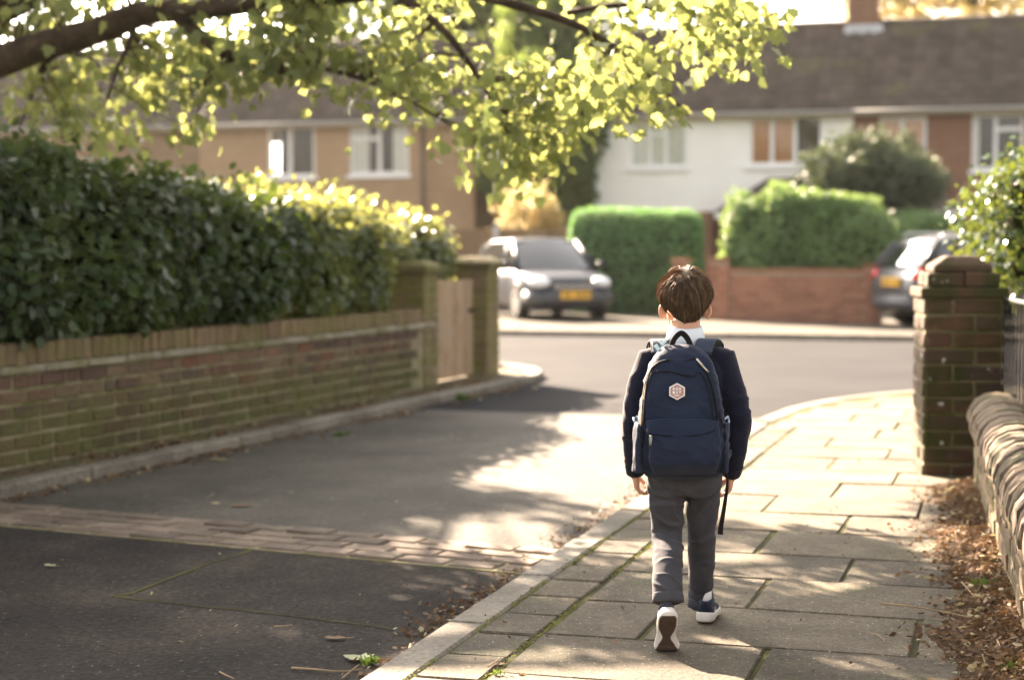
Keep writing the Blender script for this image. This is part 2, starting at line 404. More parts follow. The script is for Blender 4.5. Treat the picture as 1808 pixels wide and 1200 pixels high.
# left footway with its kerb
lk = [G(-160, 925, Z_LANE), G(0, 882, Z_LANE), G(150, 850, Z_LANE), G(350, 812, Z_LANE), G(560, 763, Z_LANE), G(750, 710, Z_LANE), G(930, 678, Z_LANE)]
ldir = (lk[-1] - lk[1]).normalized(); lorg = lk[1]
LANG = math.atan2(-ldir.x, ldir.y)
lkerb = thing('kerb', None, None, (lorg.x, lorg.y, 0), LANG, kind='structure')
lkm = block_meshes('kerb_stone', 0.14, 0.89, 0.2, M['kerb'], 4, 0.014, 0.008)
LLEN = (lk[-1] - lk[1]).length
for i in range(-2, int(LLEN / 0.9) + 1):
    link('kerb_stone', lkm[i % 4], None, lkerb, (-0.07, i * 0.9 + 0.45, -0.092 + rnd.uniform(-.004, .004)), (0, rnd.uniform(-.02, .02), rnd.uniform(-.008, .008)))
lend = Vector((lorg.x, lorg.y, 0)) + ldir * (int(LLEN / 0.9) + 1) * 0.9
Lw = Vector((-ldir.y, ldir.x, 0))
# rounded end stones turning left into the crossing road
prev = lend; dcur = ldir.copy()
for q in range(7):
    dcur = Matrix.Rotation(R(14), 3, 'Z') @ dcur
    nxt = prev + dcur * 0.6; mid = (prev + nxt) / 2 + Vector((-dcur.y, dcur.x, 0)) * 0.07
    l_ = lkerb.matrix_basis.inverted() @ mid
    o = link('kerb_stone', lkm[q % 4], None, lkerb, (l_.x, l_.y, -0.094), (0, 0, math.atan2(-dcur.x, dcur.y) - LANG)); o.scale = (1, 0.66, 1)
    prev = nxt
fw = [Vector((lorg.x, lorg.y, 0)) - ldir * 5 + Lw * 0.1, lend + Lw * 0.1, lend + ldir * 0.9 + Lw * 0.55, prev + Lw * 0.4, prev + Lw * 4, Vector((lorg.x, lorg.y, 0)) - ldir * 5 + Lw * 4]
M['verge'] = surf('dusty_footway', [(0.07, 0.05, 0.03), (0.12, 0.10, 0.065), (0.17, 0.15, 0.10)], 4, 0.92, 0.9, 70, 0.012, 0.15, moss=((0.10, 0.11, 0.035), 2.0, 0.5, 0.68))
sheet('footpath', fw, -0.012, M['verge'])

# far footway and kerb beyond the crossing road
M['farpath'] = surf('far_footway', [(0.085, 0.078, 0.067), (0.105, 0.098, 0.085), (0.125, 0.116, 0.10)], 1.0, 0.95, 0.3, 60, 0.004, 0.05)
N = Vector((-W.y, W.x, 0))                       # away from the camera
sheet('far_pavement', [far_edge_o - W * 62 + N * 0.12, far_edge_o + W * 60 + N * 0.12, far_edge_o + W * 60 + N * 10, far_edge_o - W * 62 + N * 10], 0.01, M['farpath'])
fk = thing('kerb', None, None, far_edge_o, math.atan2(W.y, W.x), kind='structure')
fkm = block_meshes('kerb_stone', 0.89, 0.14, 0.2, M['kerb'], 3, 0.012, 0.004)
for i in range(-9, 9):
    link('kerb_stone', fkm[i % 3], None, fk, (i * 0.9, 0.07, -0.085))
MB().box(-62, -8.6, 0, 0.14, -0.16, 0.012).build('kerb_run', M['kerb'], fk); MB().box(7.7, 60, 0, 0.14, -0.16, 0.012).build('kerb_run', M['kerb'], fk)
# ------------------------------------------------------------------ left garden wall of old bricks
wa, wb = G(0, 832, -0.01), G(748, 684, -0.01)
wd = (wb - wa).normalized(); WLEN = (wb - wa).length; WANG = math.atan2(wd.y, wd.x)
gw = thing('garden_wall', 'low mossy brick wall with brick-on-edge top beneath the dark leafy hedge', 'wall', (wa.x, wa.y, -0.02), WANG)
BL, BH, BD = 0.28, 0.093, 0.05
WSTART = -3.64
NC = 6; z_b = 0.02
MB().box(WSTART, WLEN, 0.006, 0.24, -0.05, z_b + NC * BH).build('mortar_core', M['mortar'], gw)
bricks = block_meshes('brick', BL - 0.020, BD, BH - 0.020, M['brick'], 6, 0.006, 0.010)
halfb = block_meshes('brick', BL / 2 - 0.020, BD, BH - 0.020, M['brick'], 4, 0.006, 0.009)
pend = []
for c in range(NC):
    x = WSTART + (0.0 if c % 2 else BL / 2); k = c
    while x < WLEN - 0.02:
        hd = (k % 5 == 2); w = BL / 2 if hd else BL
        if x + w > WLEN: break
        ms = halfb if hd else bricks
        pend.append((x + w / 2, (0.022 + rnd.uniform(-.005, .004)), z_b + (c + .5) * BH, ms[rnd.randrange(len(ms))], rnd.uniform(-.012, .012)))
        x += w; k += 1
near_b = MB()                                        # past the first 300: the end that lies outside the picture
pend.sort(key=lambda q: -q[0])
for q, (x, y, z, m, r) in enumerate(pend):
    if q < 300: link('brick', m, None, gw, (x, y, z), (r, 0, r * .5))
    else:
        hx = (m.vertices[0].co.x ** 2) ** .5; hx = max(abs(v.co.x) for v in m.vertices); near_b.box(x - hx, x + hx, y - BD / 2, y + BD / 2, z - BH / 2 + .01, z + BH / 2 - .01)
if near_b.v: tag(near_b.build('bricks', M['brick'], gw, bevel=.005), kind='stuff')
# projecting tile course
zt = z_b + NC * BH
tile = block_meshes('tile', 0.44, 0.32, 0.045, M['stone'], 4, 0.008, 0.008)
x = WSTART
while x < WLEN - 0.2:
    link('tile', tile[rnd.randrange(4)], None, gw, (x + 0.22, 0.13, zt + 0.024 + rnd.uniform(-.003, .003)), (0, 0, rnd.uniform(-.006, .006)))
    x += 0.455
# brick-on-edge top course
topm = block_meshes('top_brick', 0.088, 0.26, 0.135, M['brick_top'], 6, 0.010, 0.012)
x = WSTART; n = 0
while x < WLEN - 0.05:
    link('top_brick', topm[rnd.randrange(6)], None, gw, (x + 0.05, 0.135 + rnd.uniform(-.006, .006), zt + 0.117 + rnd.uniform(-.004, .004)), (0, rnd.uniform(-.012, .012), 0))
    x += 0.101; n += 1
MB().box(WSTART, WLEN, 0.02, 0.25, zt + 0.0, zt + 0.172).build('top_mortar', M['mortar'], gw)

# ------------------------------------------------------------------ gate pillars and gate at the end of the wall
def gate_pillar(loc, ang, h, w, d, label, mats, group=None):
    p = thing('gate_pillar', label, 'gate pillar', loc, ang, group)
    bm_, mm = mats
    MB().box(0.008, w - 0.008, 0.008, d - 0.008, -0.06, h).build('mortar_core', mm, p)
    nc = int(h / 0.094); ch = h / nc
    fm = block_meshes('brick', w / 2 - 0.012, 0.06, ch - 0.014, bm_, 4, 0.006, 0.006); sm_ = block_meshes('brick', 0.06, d / 2 - 0.012, ch - 0.014, bm_, 4, 0.006, 0.006)
    for c in range(nc):
        z = (c + .5) * ch; e = 0.004 * (c % 2)
        for q in (0.25, 0.75):
            for yy in (0.03 - 0.004, d - 0.03 + 0.004): link('brick', fm[rnd.randrange(4)], None, p, (w * q + e, yy, z))
            for xx in (0.03 - 0.006, w - 0.03 + 0.006): link('brick', sm_[rnd.randrange(4)], None, p, (xx, d * q, z - 0.001))
    cap = MB(); o_ = 0.04
    cap.rings([[(-o_, -o_, h), (w + o_, -o_, h), (w + o_, d + o_, h), (-o_, d + o_, h)], [(-o_, -o_, h + .07), (w + o_, -o_, h + .07), (w + o_, d + o_, h + .07), (-o_, d + o_, h + .07)],
               [(.06, .06, h + .13), (w - .06, .06, h + .13), (w - .06, d - .06, h + .13), (.06, d - .06, h + .13)]])
    cap.build('cap', M['cap_moss'], p, bevel=0.01)
    return p
M['cap_moss'] = surf('mossy_cap_stone', [(0.09, 0.075, 0.045), (0.15, 0.125, 0.075)], 5, 0.9, 0.7, 60, 0.006, 0.2, moss=((0.11, 0.11, 0.03), 3, 0.4, 0.6))
M['post_brick'] = surf('gate_pillar_brick', [(0.17, 0.125, 0.08), (0.23, 0.17, 0.115)], 5, 0.9, 0.6, 60, 0.005, 0.2, rand=0.2, moss=((0.13, 0.13, 0.035), 2.5, 0.4, 0.6))
pw = 0.36
p1 = wb + wd * 0.02
gate_pillar((p1.x, p1.y, -0.02), WANG, 1.10, pw, pw, 'brick gate pillar joining the end of the mossy garden wall', (M['post_brick'], M['mortar']))
p2 = wb + wd * 1.75
gate_pillar((p2.x, p2.y, -0.02), WANG, 1.13, pw, pw, 'free-standing mossy brick gate pillar nearest the junction', (M['post_brick'], M['mortar']))
g0 = wb + wd * (0.02 + pw + 0.03); glen = 1.75 - pw - 0.08
gate = thing('garden_gate', 'pale weathered wooden board gate between the two brick pillars', 'gate', (g0.x, g0.y, -0.0), WANG)
nb_ = 9; bw = glen / nb_
gm = block_meshes('board', bw - 0.008, 0.022, 1.0, M['wood'], 3, 0.003, 0.003)
for i in range(nb_):
    link('board', gm[i % 3], None, gate, (bw * (i + .5), 0.16, 0.50 + rnd.uniform(-.004, .004)))
for z in (0.24, 0.86):
    MB().box(0.0, glen, 0.176, 0.215, z - .045, z + .045).build('rail', M['wood'], gate, bevel=0.004)
MB().box(glen - 0.14, glen - 0.02, 0.12, 0.148, 0.66, 0.69).build('latch', M['iron'], gate, bevel=0.004)

# ------------------------------------------------------------------ right pillar
pa, pb = G(1630, 838), G(1772, 832)
PANG = math.atan2(-0.283, 0.959) * 0.35
PWID = 0.445
pier = thing('brick_pillar', 'dark weathered brick pillar with stepped cap beside the footway', 'pillar', (pa.x, pa.y, -0.03), PANG)
PH = 1.06
MB().box(0.003, PWID - .003, 0.003, PWID - .003, -0.05, PH).build('mortar_core', M['pier_mortar'], pier)
PC = 11; ch = PH / PC
st = block_meshes('brick', 0.285 - 0.014, 0.07, ch - 0.016, M['pier_brick'], 6, 0.007, 0.012); hd = block_meshes('brick', 0.16 - 0.014, 0.07, ch - 0.016, M['pier_brick'], 4, 0.007, 0.010)
sts = block_meshes('brick', 0.07, 0.285 - 0.014, ch - 0.016, M['pier_brick'], 4, 0.007, 0.010); hds = block_meshes('brick', 0.07, 0.16 - 0.014, ch - 0.016, M['pier_brick'], 4, 0.007, 0.010)
for c in range(PC):
    z = (c + .5) * ch
    xs = ((0.1425, st), (0.365, hd)) if c % 2 else ((0.08, hd), (0.3025, st))
    ys = ((0.1425, sts), (0.365, hds)) if c % 2 == 0 else ((0.08, hds), (0.3025, sts))
    for yy in (0.031, PWID - 0.031):
        for xx, ms in xs: link('brick', ms[rnd.randrange(len(ms))], None, pier, (xx, yy + rnd.uniform(-.003, .003), z), (0, 0, rnd.uniform(-.01, .01)))
    for xx in (0.028, PWID - 0.028):
        for yy, ms in ys: link('brick', ms[rnd.randrange(len(ms))], None, pier, (xx + rnd.uniform(-.003, .003), yy, z - .001), (0, 0, rnd.uniform(-.01, .01)))
# stepped cap: oversailing course, brick course, sloped top
z = PH
MB().box(-.028, PWID + .028, -.028, PWID + .028, z + .003, z + .062).build('cap_course', M['pier_brick'], pier, bevel=0.008)
cm = block_meshes('brick', 0.205, 0.2, 0.085, M['pier_brick'], 4, 0.008, 0.01)
for ix in (0, 1):
    for iy in (0, 1):
        link('brick', cm[ix * 2 + iy], None, pier, (0.118 + ix * .21, 0.118 + iy * .21, z + .107))
cp = MB(); z2 = z + .152
cp.rings([[(.05, .05, z2), (PWID - .05, .05, z2), (PWID - .05, PWID - .05, z2), (.05, PWID - .05, z2)], [(.055, .055, z2 + .04), (PWID - .055, .055, z2 + .04), (PWID - .055, PWID - .055, z2 + .04), (.055, PWID - .055, z2 + .04)],
          [(.14, .14, z2 + .095), (PWID - .14, .14, z2 + .095), (PWID - .14, PWID - .14, z2 + .095), (.14, PWID - .14, z2 + .095)]])
cp.build('cap', M['pier_brick'], pier, bevel=0.008)

# ------------------------------------------------------------------ low wall with half-round coping, running towards the camera
la, lb = G(1717, 864), G(1812, 1165)             # foot of the wall, far and near
ld = (la - lb).normalized(); la2 = lb - ld * 4.2
LLW = (la - la2).length; LWANG = math.atan2(ld.y, ld.x)
lw = thing('low_wall', 'low brick wall with rounded brick coping along the paved footway', 'wall', (la2.x, la2.y, -0.02), LWANG)
# local x towards the far end, local y to the left (footway side is +y), wall body at y<0
LH = 0.345
MB().box(0, LLW, -0.235, -0.012, -0.05, LH + 0.01).build('mortar_core', M['mortar'], lw)
lc = 4; lch = LH / lc
lbm = block_meshes('brick', 0.265, 0.06, lch - 0.014, M['lowbrick'], 5, 0.006, 0.010)
for c in range(lc):
    x = 0.0 if c % 2 else 0.14
    while x < LLW - 0.2:
        link('brick', lbm[rnd.randrange(5)], None, lw, (x + .14, -0.034 + rnd.uniform(-.004, .004), (c + .5) * lch), (rnd.uniform(-.01, .01), 0, rnd.uniform(-.01, .01)))
        x += 0.28
# end bricks
eb = block_meshes('brick', 0.06, 0.225, lch - 0.014, M['lowbrick'], 3, 0.006, 0.010)
for c in range(lc): link('brick', eb[c % 3], None, lw, (LLW - 0.02, -0.12, (c + .5) * lch))
# string course then half-round coping bricks
MB().box(0, LLW + 0.012, -0.268, 0.022, LH + .002, LH + .05).build('string_course', M['lowbrick'], lw, bevel=0.006)
def coping_mesh():
    t = 0.120; n = 9; rr = 0.155 * (1 + rnd.uniform(-.03, .03)); out = []
    for xx, s in ((-t / 2, .93), (-t / 2 + .012, 1.0), (t / 2 - .012, 1.0), (t / 2, .93)):
        ring = [(xx, math.cos(math.pi * j / (n - 1)) * rr * s * (1 + rnd.uniform(-.03, .03)), math.sin(math.pi * j / (n - 1)) * rr * 0.82 * s + (0.0)) for j in range(n)]
        out.append([(x_, y_, z_ + .03) for x_, y_, z_ in ring] + [(xx, -rr * s, 0.0), (xx, rr * s, 0.0)])
    return MB().rings(out).mesh('coping_brick', M['coping'])
cops = [coping_mesh() for _ in range(5)]
x = 0.05
while x < LLW + 0.03:
    link('coping_brick', cops[rnd.randrange(5)], None, lw, (x, -0.123 + rnd.uniform(-.004, .004), LH + .052), (rnd.uniform(-.02, .02), rnd.uniform(-.015, .015), rnd.uniform(-.02, .02)))
    x += 0.136

# ------------------------------------------------------------------ iron railings behind the low wall
r0 = Vector((pa.x, pa.y, 0)) + Vector((math.cos(PANG), math.sin(PANG), 0)) * (PWID + 0.02) + Vector((-math.sin(PANG), math.cos(PANG), 0)) * 0.2
rl = thing('railing', 'black iron garden railings between the brick pillar and the shrub', 'railing', (r0.x, r0.y, 0), LWANG + R(180) + R(4))
RLEN = 3.6
MB().box(0, RLEN, -0.014, 0.014, 1.02, 1.04).build('top_rail', plain('worn_rail_paint', (0.03, 0.029, 0.026), 0.6, 0.3), rl, bevel=0.004)
MB().box(0, RLEN, -0.018, 0.018, 0.18, 0.205).build('bottom_rail', M['iron'], rl)
barm = MB().tube([(0, 0, 0.0), (0, 0, 1.03)], 0.008, 6).mesh('bar', M['iron'], smooth=True)
for i in range(int(RLEN / 0.13)):
    link('bar', barm, None, rl, (0.05 + i * 0.13, 0, 0))
# ------------------------------------------------------------------ the schoolboy, walking away
BY = 5.75; BX = (1212 - 904) / FPX * BY
def LP(px, py, yl):
    p = P(px, py, BY + yl); return Vector((p.x - BX, yl, p.z))
def remeshed(mb, voxel, it=6, fac=0.5, name='mesh'):
    m0 = mesh_from(mb.v, mb.f, 'tmp')
    bm = bmesh.new(); bm.from_mesh(m0); bmesh.ops.recalc_face_normals(bm, faces=list(bm.faces)); bm.to_mesh(m0); bm.free()
    o = bpy.data.objects.new('tmp', m0); C.objects.link(o)
    rm = o.modifiers.new('r', 'REMESH'); rm.mode = 'VOXEL'; rm.voxel_size = voxel
    sm = o.modifiers.new('s', 'SMOOTH'); sm.factor = fac; sm.iterations = it
    bpy.context.view_layer.update()
    dg = bpy.context.evaluated_depsgraph_get()
    m = bpy.data.meshes.new_from_object(o.evaluated_get(dg)); m.name = name
    bpy.data.objects.remove(o); bpy.data.meshes.remove(m0)
    m.polygons.foreach_set('use_smooth', [True] * len(m.polygons))
    return m
def displace(m, fn):
    ns = [v.normal.copy() for v in m.vertices]
    for v, n in zip(m.vertices, ns):
        v.co = v.co + n * fn(v.co)
    m.update()
def folds(specs, base=0.0, bs=14):
    def fn(p):
        d = base * noise.noise(p * bs)
        for (c, a, r, wl, amp, seed) in specs:
            q = p - Vector(c); e = math.exp(-(q.length / r) ** 2)
            if e < 0.02: continue
            A = Vector(a).normalized(); al = q.dot(A); rest = q - A * al
            nn_ = noise.noise(rest * 9 + A * (al / wl * 1.15 + 1.1 * noise.noise(p * 8 + Vector((seed, 0, 0)))) + Vector((seed * 3.7, 0, 0)))
            d += amp * e * 3.6 * (0.45 - min(1.0, abs(nn_) * 3.2))
        return d
    return fn
def ell(mb, c, r, n=20, m=12, rot=None):
    c = Vector(c); rings = []
    for i in range(1, m):
        t = math.pi * i / m
        ring = []
        for j in range(n):
            v = Vector((r[0] * math.sin(t) * math.cos(2 * math.pi * j / n), r[1] * math.sin(t) * math.sin(2 * math.pi * j / n), r[2] * math.cos(t)))
            if rot: v = rot @ v
            ring.append(c + v)
        rings.append(ring)
    mb.rings(rings)
def zring(mb, rows, n=28, p=2.4):
    rings = []
    for (z, rx, ry, cx, cy) in rows:
        ring = []
        for j in range(n):
            a = 2 * math.pi * j / n; ca, sa = math.cos(a), math.sin(a)
            ring.append((cx + rx * math.copysign(abs(ca) ** (2 / p), ca), cy + ry * math.copysign(abs(sa) ** (2 / p), sa), z))
        rings.append(ring)
    mb.rings(rings)

M['skin'] = surf('skin', [(0.52, 0.28, 0.19), (0.60, 0.34, 0.24)], 14, 0.5, 0.15, 200, 0.001, 0.4)
_b = M['skin'].node_tree.nodes.get('Principled BSDF')
_b.inputs['Subsurface Weight'].default_value = 0.25; _b.inputs['Subsurface Radius'].default_value = (0.012, 0.004, 0.002)
def knit(name, c1, c2, scale=900.0, bump=0.5, sheen=0.4, wear=None, rough=0.9):
    m = surf(name, [c1, c2], 7, rough, 0.0, spec=0.15, sheen=sheen, speck=wear)
    t = m.node_tree; b = t.nodes.get('Principled BSDF')
    geo = nd(t, 'ShaderNodeNewGeometry')
    wv = nd(t, 'ShaderNodeTexNoise', Scale=scale, Detail=2.0); t.links.new(geo.outputs['Position'], wv.inputs['Vector'])
    bn = nd(t, 'ShaderNodeBump', Strength=bump, Distance=0.0012); t.links.new(wv.outputs[0], bn.inputs['Height']); t.links.new(bn.outputs[0], b.inputs['Normal'])
    return m
M['jumper'] = knit('navy_wool', (0.005, 0.0065, 0.017), (0.009, 0.011, 0.027), 260, 1.0, 0.12)
M['trouser'] = knit('grey_trouser_cloth', (0.042, 0.043, 0.052), (0.064, 0.065, 0.077), 330, 0.8, 0.08)
M['shirt'] = knit('pale_shirt_cotton', (0.62, 0.68, 0.74), (0.70, 0.75, 0.80), 900, 0.3, 0.1)
M['pack'] = knit('navy_nylon', (0.008, 0.014, 0.034), (0.014, 0.023, 0.050), 330, 0.9, 0.08, rough=0.75)
M['pack_trim'] = knit('slate_nylon', (0.022, 0.034, 0.060), (0.032, 0.046, 0.078), 650, 0.6, 0.15, rough=0.75)
M['webbing'] = knit('black_webbing', (0.008, 0.007, 0.007), (0.014, 0.012, 0.012), 500, 0.6, 0.1)
M['zip'] = plain('zip_metal', (0.45, 0.42, 0.38), 0.35, 0.5, 0.9)
M['zipdark'] = plain('zip_tape', (0.006, 0.006, 0.010), 0.7, 0.2)
M['shoe_navy'] = knit('navy_mesh', (0.010, 0.013, 0.026), (0.016, 0.020, 0.038), 600, 0.5, 0.1)
M['rubber_white'] = surf('white_rubber', [(0.60, 0.57, 0.52), (0.70, 0.68, 0.63)], 30, 0.55, 0.2, 150, 0.001, 0.4)
M['outsole'] = surf('brown_outsole', [(0.060, 0.038, 0.026), (0.085, 0.055, 0.040)], 40, 0.8, 0.6, 160, 0.002, 0.3)
M['sock'] = plain('white_sock', (0.72, 0.72, 0.72), 0.9, 0.1)

boy = thing('person', 'child in navy jumper, grey trousers and trainers walking away on the paved footway', 'person', (BX, BY, 0))

# key joints
SH = {-1: Vector((-0.128, 0.0, 0.937)), 1: Vector((0.128, 0.0, 0.937))}
EL = {-1: Vector((-0.176, -0.035, 0.735)), 1: Vector((0.174, -0.030, 0.735))}
WR = {-1: Vector((-0.168, 0.035, 0.560)), 1: Vector((0.160, 0.040, 0.552))}
HIP = {-1: Vector((-0.062, 0.0, 0.575)), 1: Vector((0.064, 0.0, 0.575))}
KN = {-1: Vector((-0.053, 0.072, 0.335)), 1: Vector((0.070, 0.130, 0.335))}
AN = {-1: Vector((-0.074, -0.165, 0.190)), 1: Vector((0.083, 0.262, 0.085))}
HC = Vector((-0.002, 0.028, 1.152)); HR = Vector((0.079, 0.092, 0.091))

def head_pt(d, lift):
    """point on the skull (widened to the neck at the back) in direction d from the head centre"""
    k = 1.0 / math.sqrt((d.x / HR.x) ** 2 + (d.y / HR.y) ** 2 + (d.z / HR.z) ** 2)
    p = HC + d * k
    if d.z < 0:                                  # hair hangs nearly straight below the widest part
        f = min(1.0, -d.z / 0.85); tx = 1 - 0.50 * f * f
        r_ = math.hypot(d.x, d.y) or 1e-6
        px_, py_ = d.x / r_ * HR.x * (1 - (.62 if d.y < .3 else .45) * f ** 1.2), d.y / r_ * HR.y * (1 - (.44 if d.y < 0 else .2) * f ** 1.6)
        p = Vector((HC.x + px_, HC.y + py_, HC.z + d.z * 0.112))
    n = Vector((p.x - HC.x, p.y - HC.y, max(0, p.z - HC.z))).normalized()
    return p + n * lift
# ---- body: one continuous skin mesh
b = MB()
sk_r = []
for i_ in range(1, 22):
    t0_ = math.pi * i_ / 22; sk_r.append([head_pt(Vector((math.sin(t0_) * math.cos(2 * math.pi * q / 32), math.sin(t0_) * math.sin(2 * math.pi * q / 32), math.cos(t0_))), -.0035) for q in range(32)])
b.rings(sk_r)
ell(b, (HC.x, HC.y + .036, 1.098), (0.060, 0.062, 0.060))                       # face and jaw
ell(b, (HC.x, HC.y + .070, 1.062), (0.030, 0.026, 0.022), 14, 8)               # chin
ell(b, (HC.x, HC.y + .098, 1.112), (0.010, 0.015, 0.013), 12, 8)               # nose
b.tube([(HC.x, HC.y + .088, 1.142), (HC.x, HC.y + .094, 1.124)], 0.008, 8)     # nose bridge
for s in (-1, 1):
    b.tube([(HC.x + s * .050, HC.y + .078, 1.152), (HC.x + s * .016, HC.y + .088, 1.154)], 0.007, 8)   # brow
    ell(b, (HC.x + s * .040, HC.y + .068, 1.105), (0.020, 0.018, 0.020), 12, 8)  # cheek
    # ear: helix rim, lobe and bowl
    e0 = Vector((HC.x + s * .060, HC.y + .006, 1.106))
    rim = [e0 + Vector((s * (.004 + .022 * math.sin(a)), -.004 - .012 * math.sin(a), .027 * math.cos(a))) for a in [0.2 + q * 0.42 for q in range(7)]]
    b.tube(rim, [.0050, .0060, .0060, .0058, .0056, .0060, .0066], 10)
    ell(b, e0 + Vector((s * .013, -.007, 0)), (0.0125, 0.009, 0.023), 12, 8, Euler((0, R(12 * s), R(-20 * s))).to_matrix())
b.tube([(HC.x, -0.002, 0.955), (HC.x, 0.004, 1.01), (HC.x, 0.014, 1.075)], [0.056, 0.049, 0.050], 20)
zring(b, [(0.50, .070, .045, 0, 0), (0.60, .085, .055, 0, 0), (0.75, .10, .066, 0, 0), (0.88, .115, .066, 0, 0), (0.95, .095, .055, 0, 0), (0.99, .05, .045, 0, 0)])
def hand(mb, s):
    w = WR[s]; d = Vector((-s * 0.10, 0.30, -0.95)).normalized(); lat = Vector((0, 1, 0)) - d * d.y; lat.normalize(); med = d.cross(lat).normalized()
    if med.x * s > 0: med = -med                                                # towards the thigh
    k0 = w + d * 0.012; k1 = w + d * 0.058
    rings = []
    for t, hw, th in ((-.02, .019, .015), (.0, .019, .014), (.25, .023, .0135), (.6, .027, .0125), (1.0, .0275, .011)):
        c_ = k0 + (k1 - k0) * t
        rings.append([c_ + lat * (math.cos(2 * math.pi * j / 14) * hw) + med * (math.sin(2 * math.pi * j / 14) * th) for j in range(14)])
    mb.rings(rings)
    for i, (off, L, cu) in enumerate(((.0195, .95, .45), (.0065, 1.05, .55), (-.0065, 1.0, .68), (-.0190, .82, .85))):
        p = k1 - d * 0.006 + lat * off; a = cu * 0.55; pts = [p - d * 0.012, p]; dirv = d
        for sl, da in ((.026 * L, cu), (.019 * L, cu * 1.15), (.015 * L, cu * .7)):
            a2 = a; dirv = (d * math.cos(a2) + med * math.sin(a2)).normalized(); p = p + dirv * sl; pts.append(p); a += da
        mb.tube(pts, [.0074, .0074, .0068, .0062, .0052], 10)
    tb = k0 + lat * 0.016 + d * 0.012
    td = (d * .62 + lat * .62 + med * .45).normalized(); td2 = (d * .85 + lat * .18 + med * .5).normalized()
    mb.tube([tb, tb + td * .020, tb + td * .034 + d * .002, tb + td * .034 + td2 * .020, tb + td * .034 + td2 * .031], [.0105, .0095, .0080, .0074, .0058], 10)
for s in (-1, 1):
    b.tube([SH[s] * .97, EL[s], WR[s], WR[s] + (WR[s] - EL[s]).normalized() * .02], [.036, .028, .0205, .019], 14)
    b.tube([Vector((s * .05, 0, .95)), SH[s]], [.045, .036], 14)
    hand(b, s)
    b.tube([HIP[s], KN[s], AN[s]], [.040, .030, .022], 16)
    ft = AN[s] + (Vector((0, .02, -.03)) if s == -1 else Vector((0.01, .03, -.035)))
    b.tube([AN[s], ft], [.024, .022], 14)
body_m = remeshed(b, 0.0026, 4, 0.45, 'body')
body = link('body', body_m, M['skin'], boy)
# eyes and mouth
M['eye'] = plain('eye_white', (0.75, 0.74, 0.72), 0.2, 0.5); M['iris'] = plain('brown_iris', (0.05, 0.03, 0.015), 0.2, 0.5); M['lip'] = plain('lip', (0.42, 0.17, 0.14), 0.45, 0.4)
for s in (-1, 1):
    e = MB(); ell(e, (HC.x + s * .031, HC.y + .0835, 1.140), (0.0125, 0.008, 0.0068), 14, 8); e.build('eye', M['eye'], boy, True)
    e = MB(); ell(e, (HC.x + s * .031, HC.y + .0905, 1.140), (0.0052, 0.0022, 0.0052), 12, 6); e.build('iris', M['iris'], boy, True)
MB().tube([(HC.x - .019, HC.y + .089, 1.083), (HC.x - .008, HC.y + .0965, 1.085), (HC.x + .008, HC.y + .0965, 1.085), (HC.x + .019, HC.y + .089, 1.083)], [.0020, .0042, .0042, .0020], 8).build('mouth', M['lip'], boy, True)

# ---- hair: scalp shell and strands flowing from the crown
def hairline(p):
    """height below which no hair grows, by direction round the head"""
    q = p - HC; a = abs(math.degrees(math.atan2(q.x, -q.y)))       # 0 = back, 180 = face
    tb = [(0, 1.054), (9, 1.061), (28, 1.066), (48, 1.085), (64, 1.108), (78, 1.128), (95, 1.136), (112, 1.120), (122, 1.165), (150, 1.195), (180, 1.198)]
    for (a0, z0), (a1, z1) in zip(tb, tb[1:]):
        if a <= a1: return z0 + (z1 - z0) * (a - a0) / (a1 - a0)
    return 1.2
M['hair'] = None
def hair_mat():
    m, t = nt('brown_hair')
    geo = nd(t, 'ShaderNodeNewGeometry')
    vm = nd(t, 'ShaderNodeVectorMath', operation='MULTIPLY'); vm.inputs[1].default_value = (1, 1, .16); t.links.new(geo.outputs['Position'], vm.inputs[0])
    st_f = ramp(t, noise_tex(t, vm.outputs[0], 95, 2, .6), [(.36, .0), (.66, 1.0)])
    av = nd(t, 'ShaderNodeMath', operation='MULTIPLY_ADD'); av.inputs[1].default_value = .35; t.links.new(geo.outputs['Random Per Island'], av.inputs[0])
    sc_f = nd(t, 'ShaderNodeMath', operation='MULTIPLY'); sc_f.inputs[1].default_value = .65; t.links.new(st_f, sc_f.inputs[0]); t.links.new(sc_f.outputs[0], av.inputs[2])
    col = ramp(t, av.outputs[0], [(0, (0.036, 0.022, 0.013)), (0.4, (0.092, 0.060, 0.036)), (0.75, (0.185, 0.128, 0.08)), (1, (0.33, 0.24, 0.155))])
    b_ = nd(t, 'ShaderNodeBsdfPrincipled', Roughness=0.6); b_.inputs['Specular IOR Level'].default_value = 0.35
    t.links.new(col, b_.inputs['Base Color'])
    tr = nd(t, 'ShaderNodeBsdfTranslucent'); tr.inputs['Color'].default_value = (0.42, 0.22, 0.09, 1)
    mx = nd(t, 'ShaderNodeMixShader'); mx.inputs[0].default_value = 0.34
    t.links.new(b_.outputs[0], mx.inputs[1]); t.links.new(tr.outputs[0], mx.inputs[2])
    o_ = nd(t, 'ShaderNodeOutputMaterial'); t.links.new(mx.outputs[0], o_.inputs['Surface']); return m
M['hair'] = hair_mat()
crown = Vector((0.02, -0.50, 0.86)).normalized()
e1 = Vector((1, 0, 0)); e1 = (e1 - crown * e1.dot(crown)).normalized(); e2 = crown.cross(e1)
hm = MB(); hr = random.Random(5)
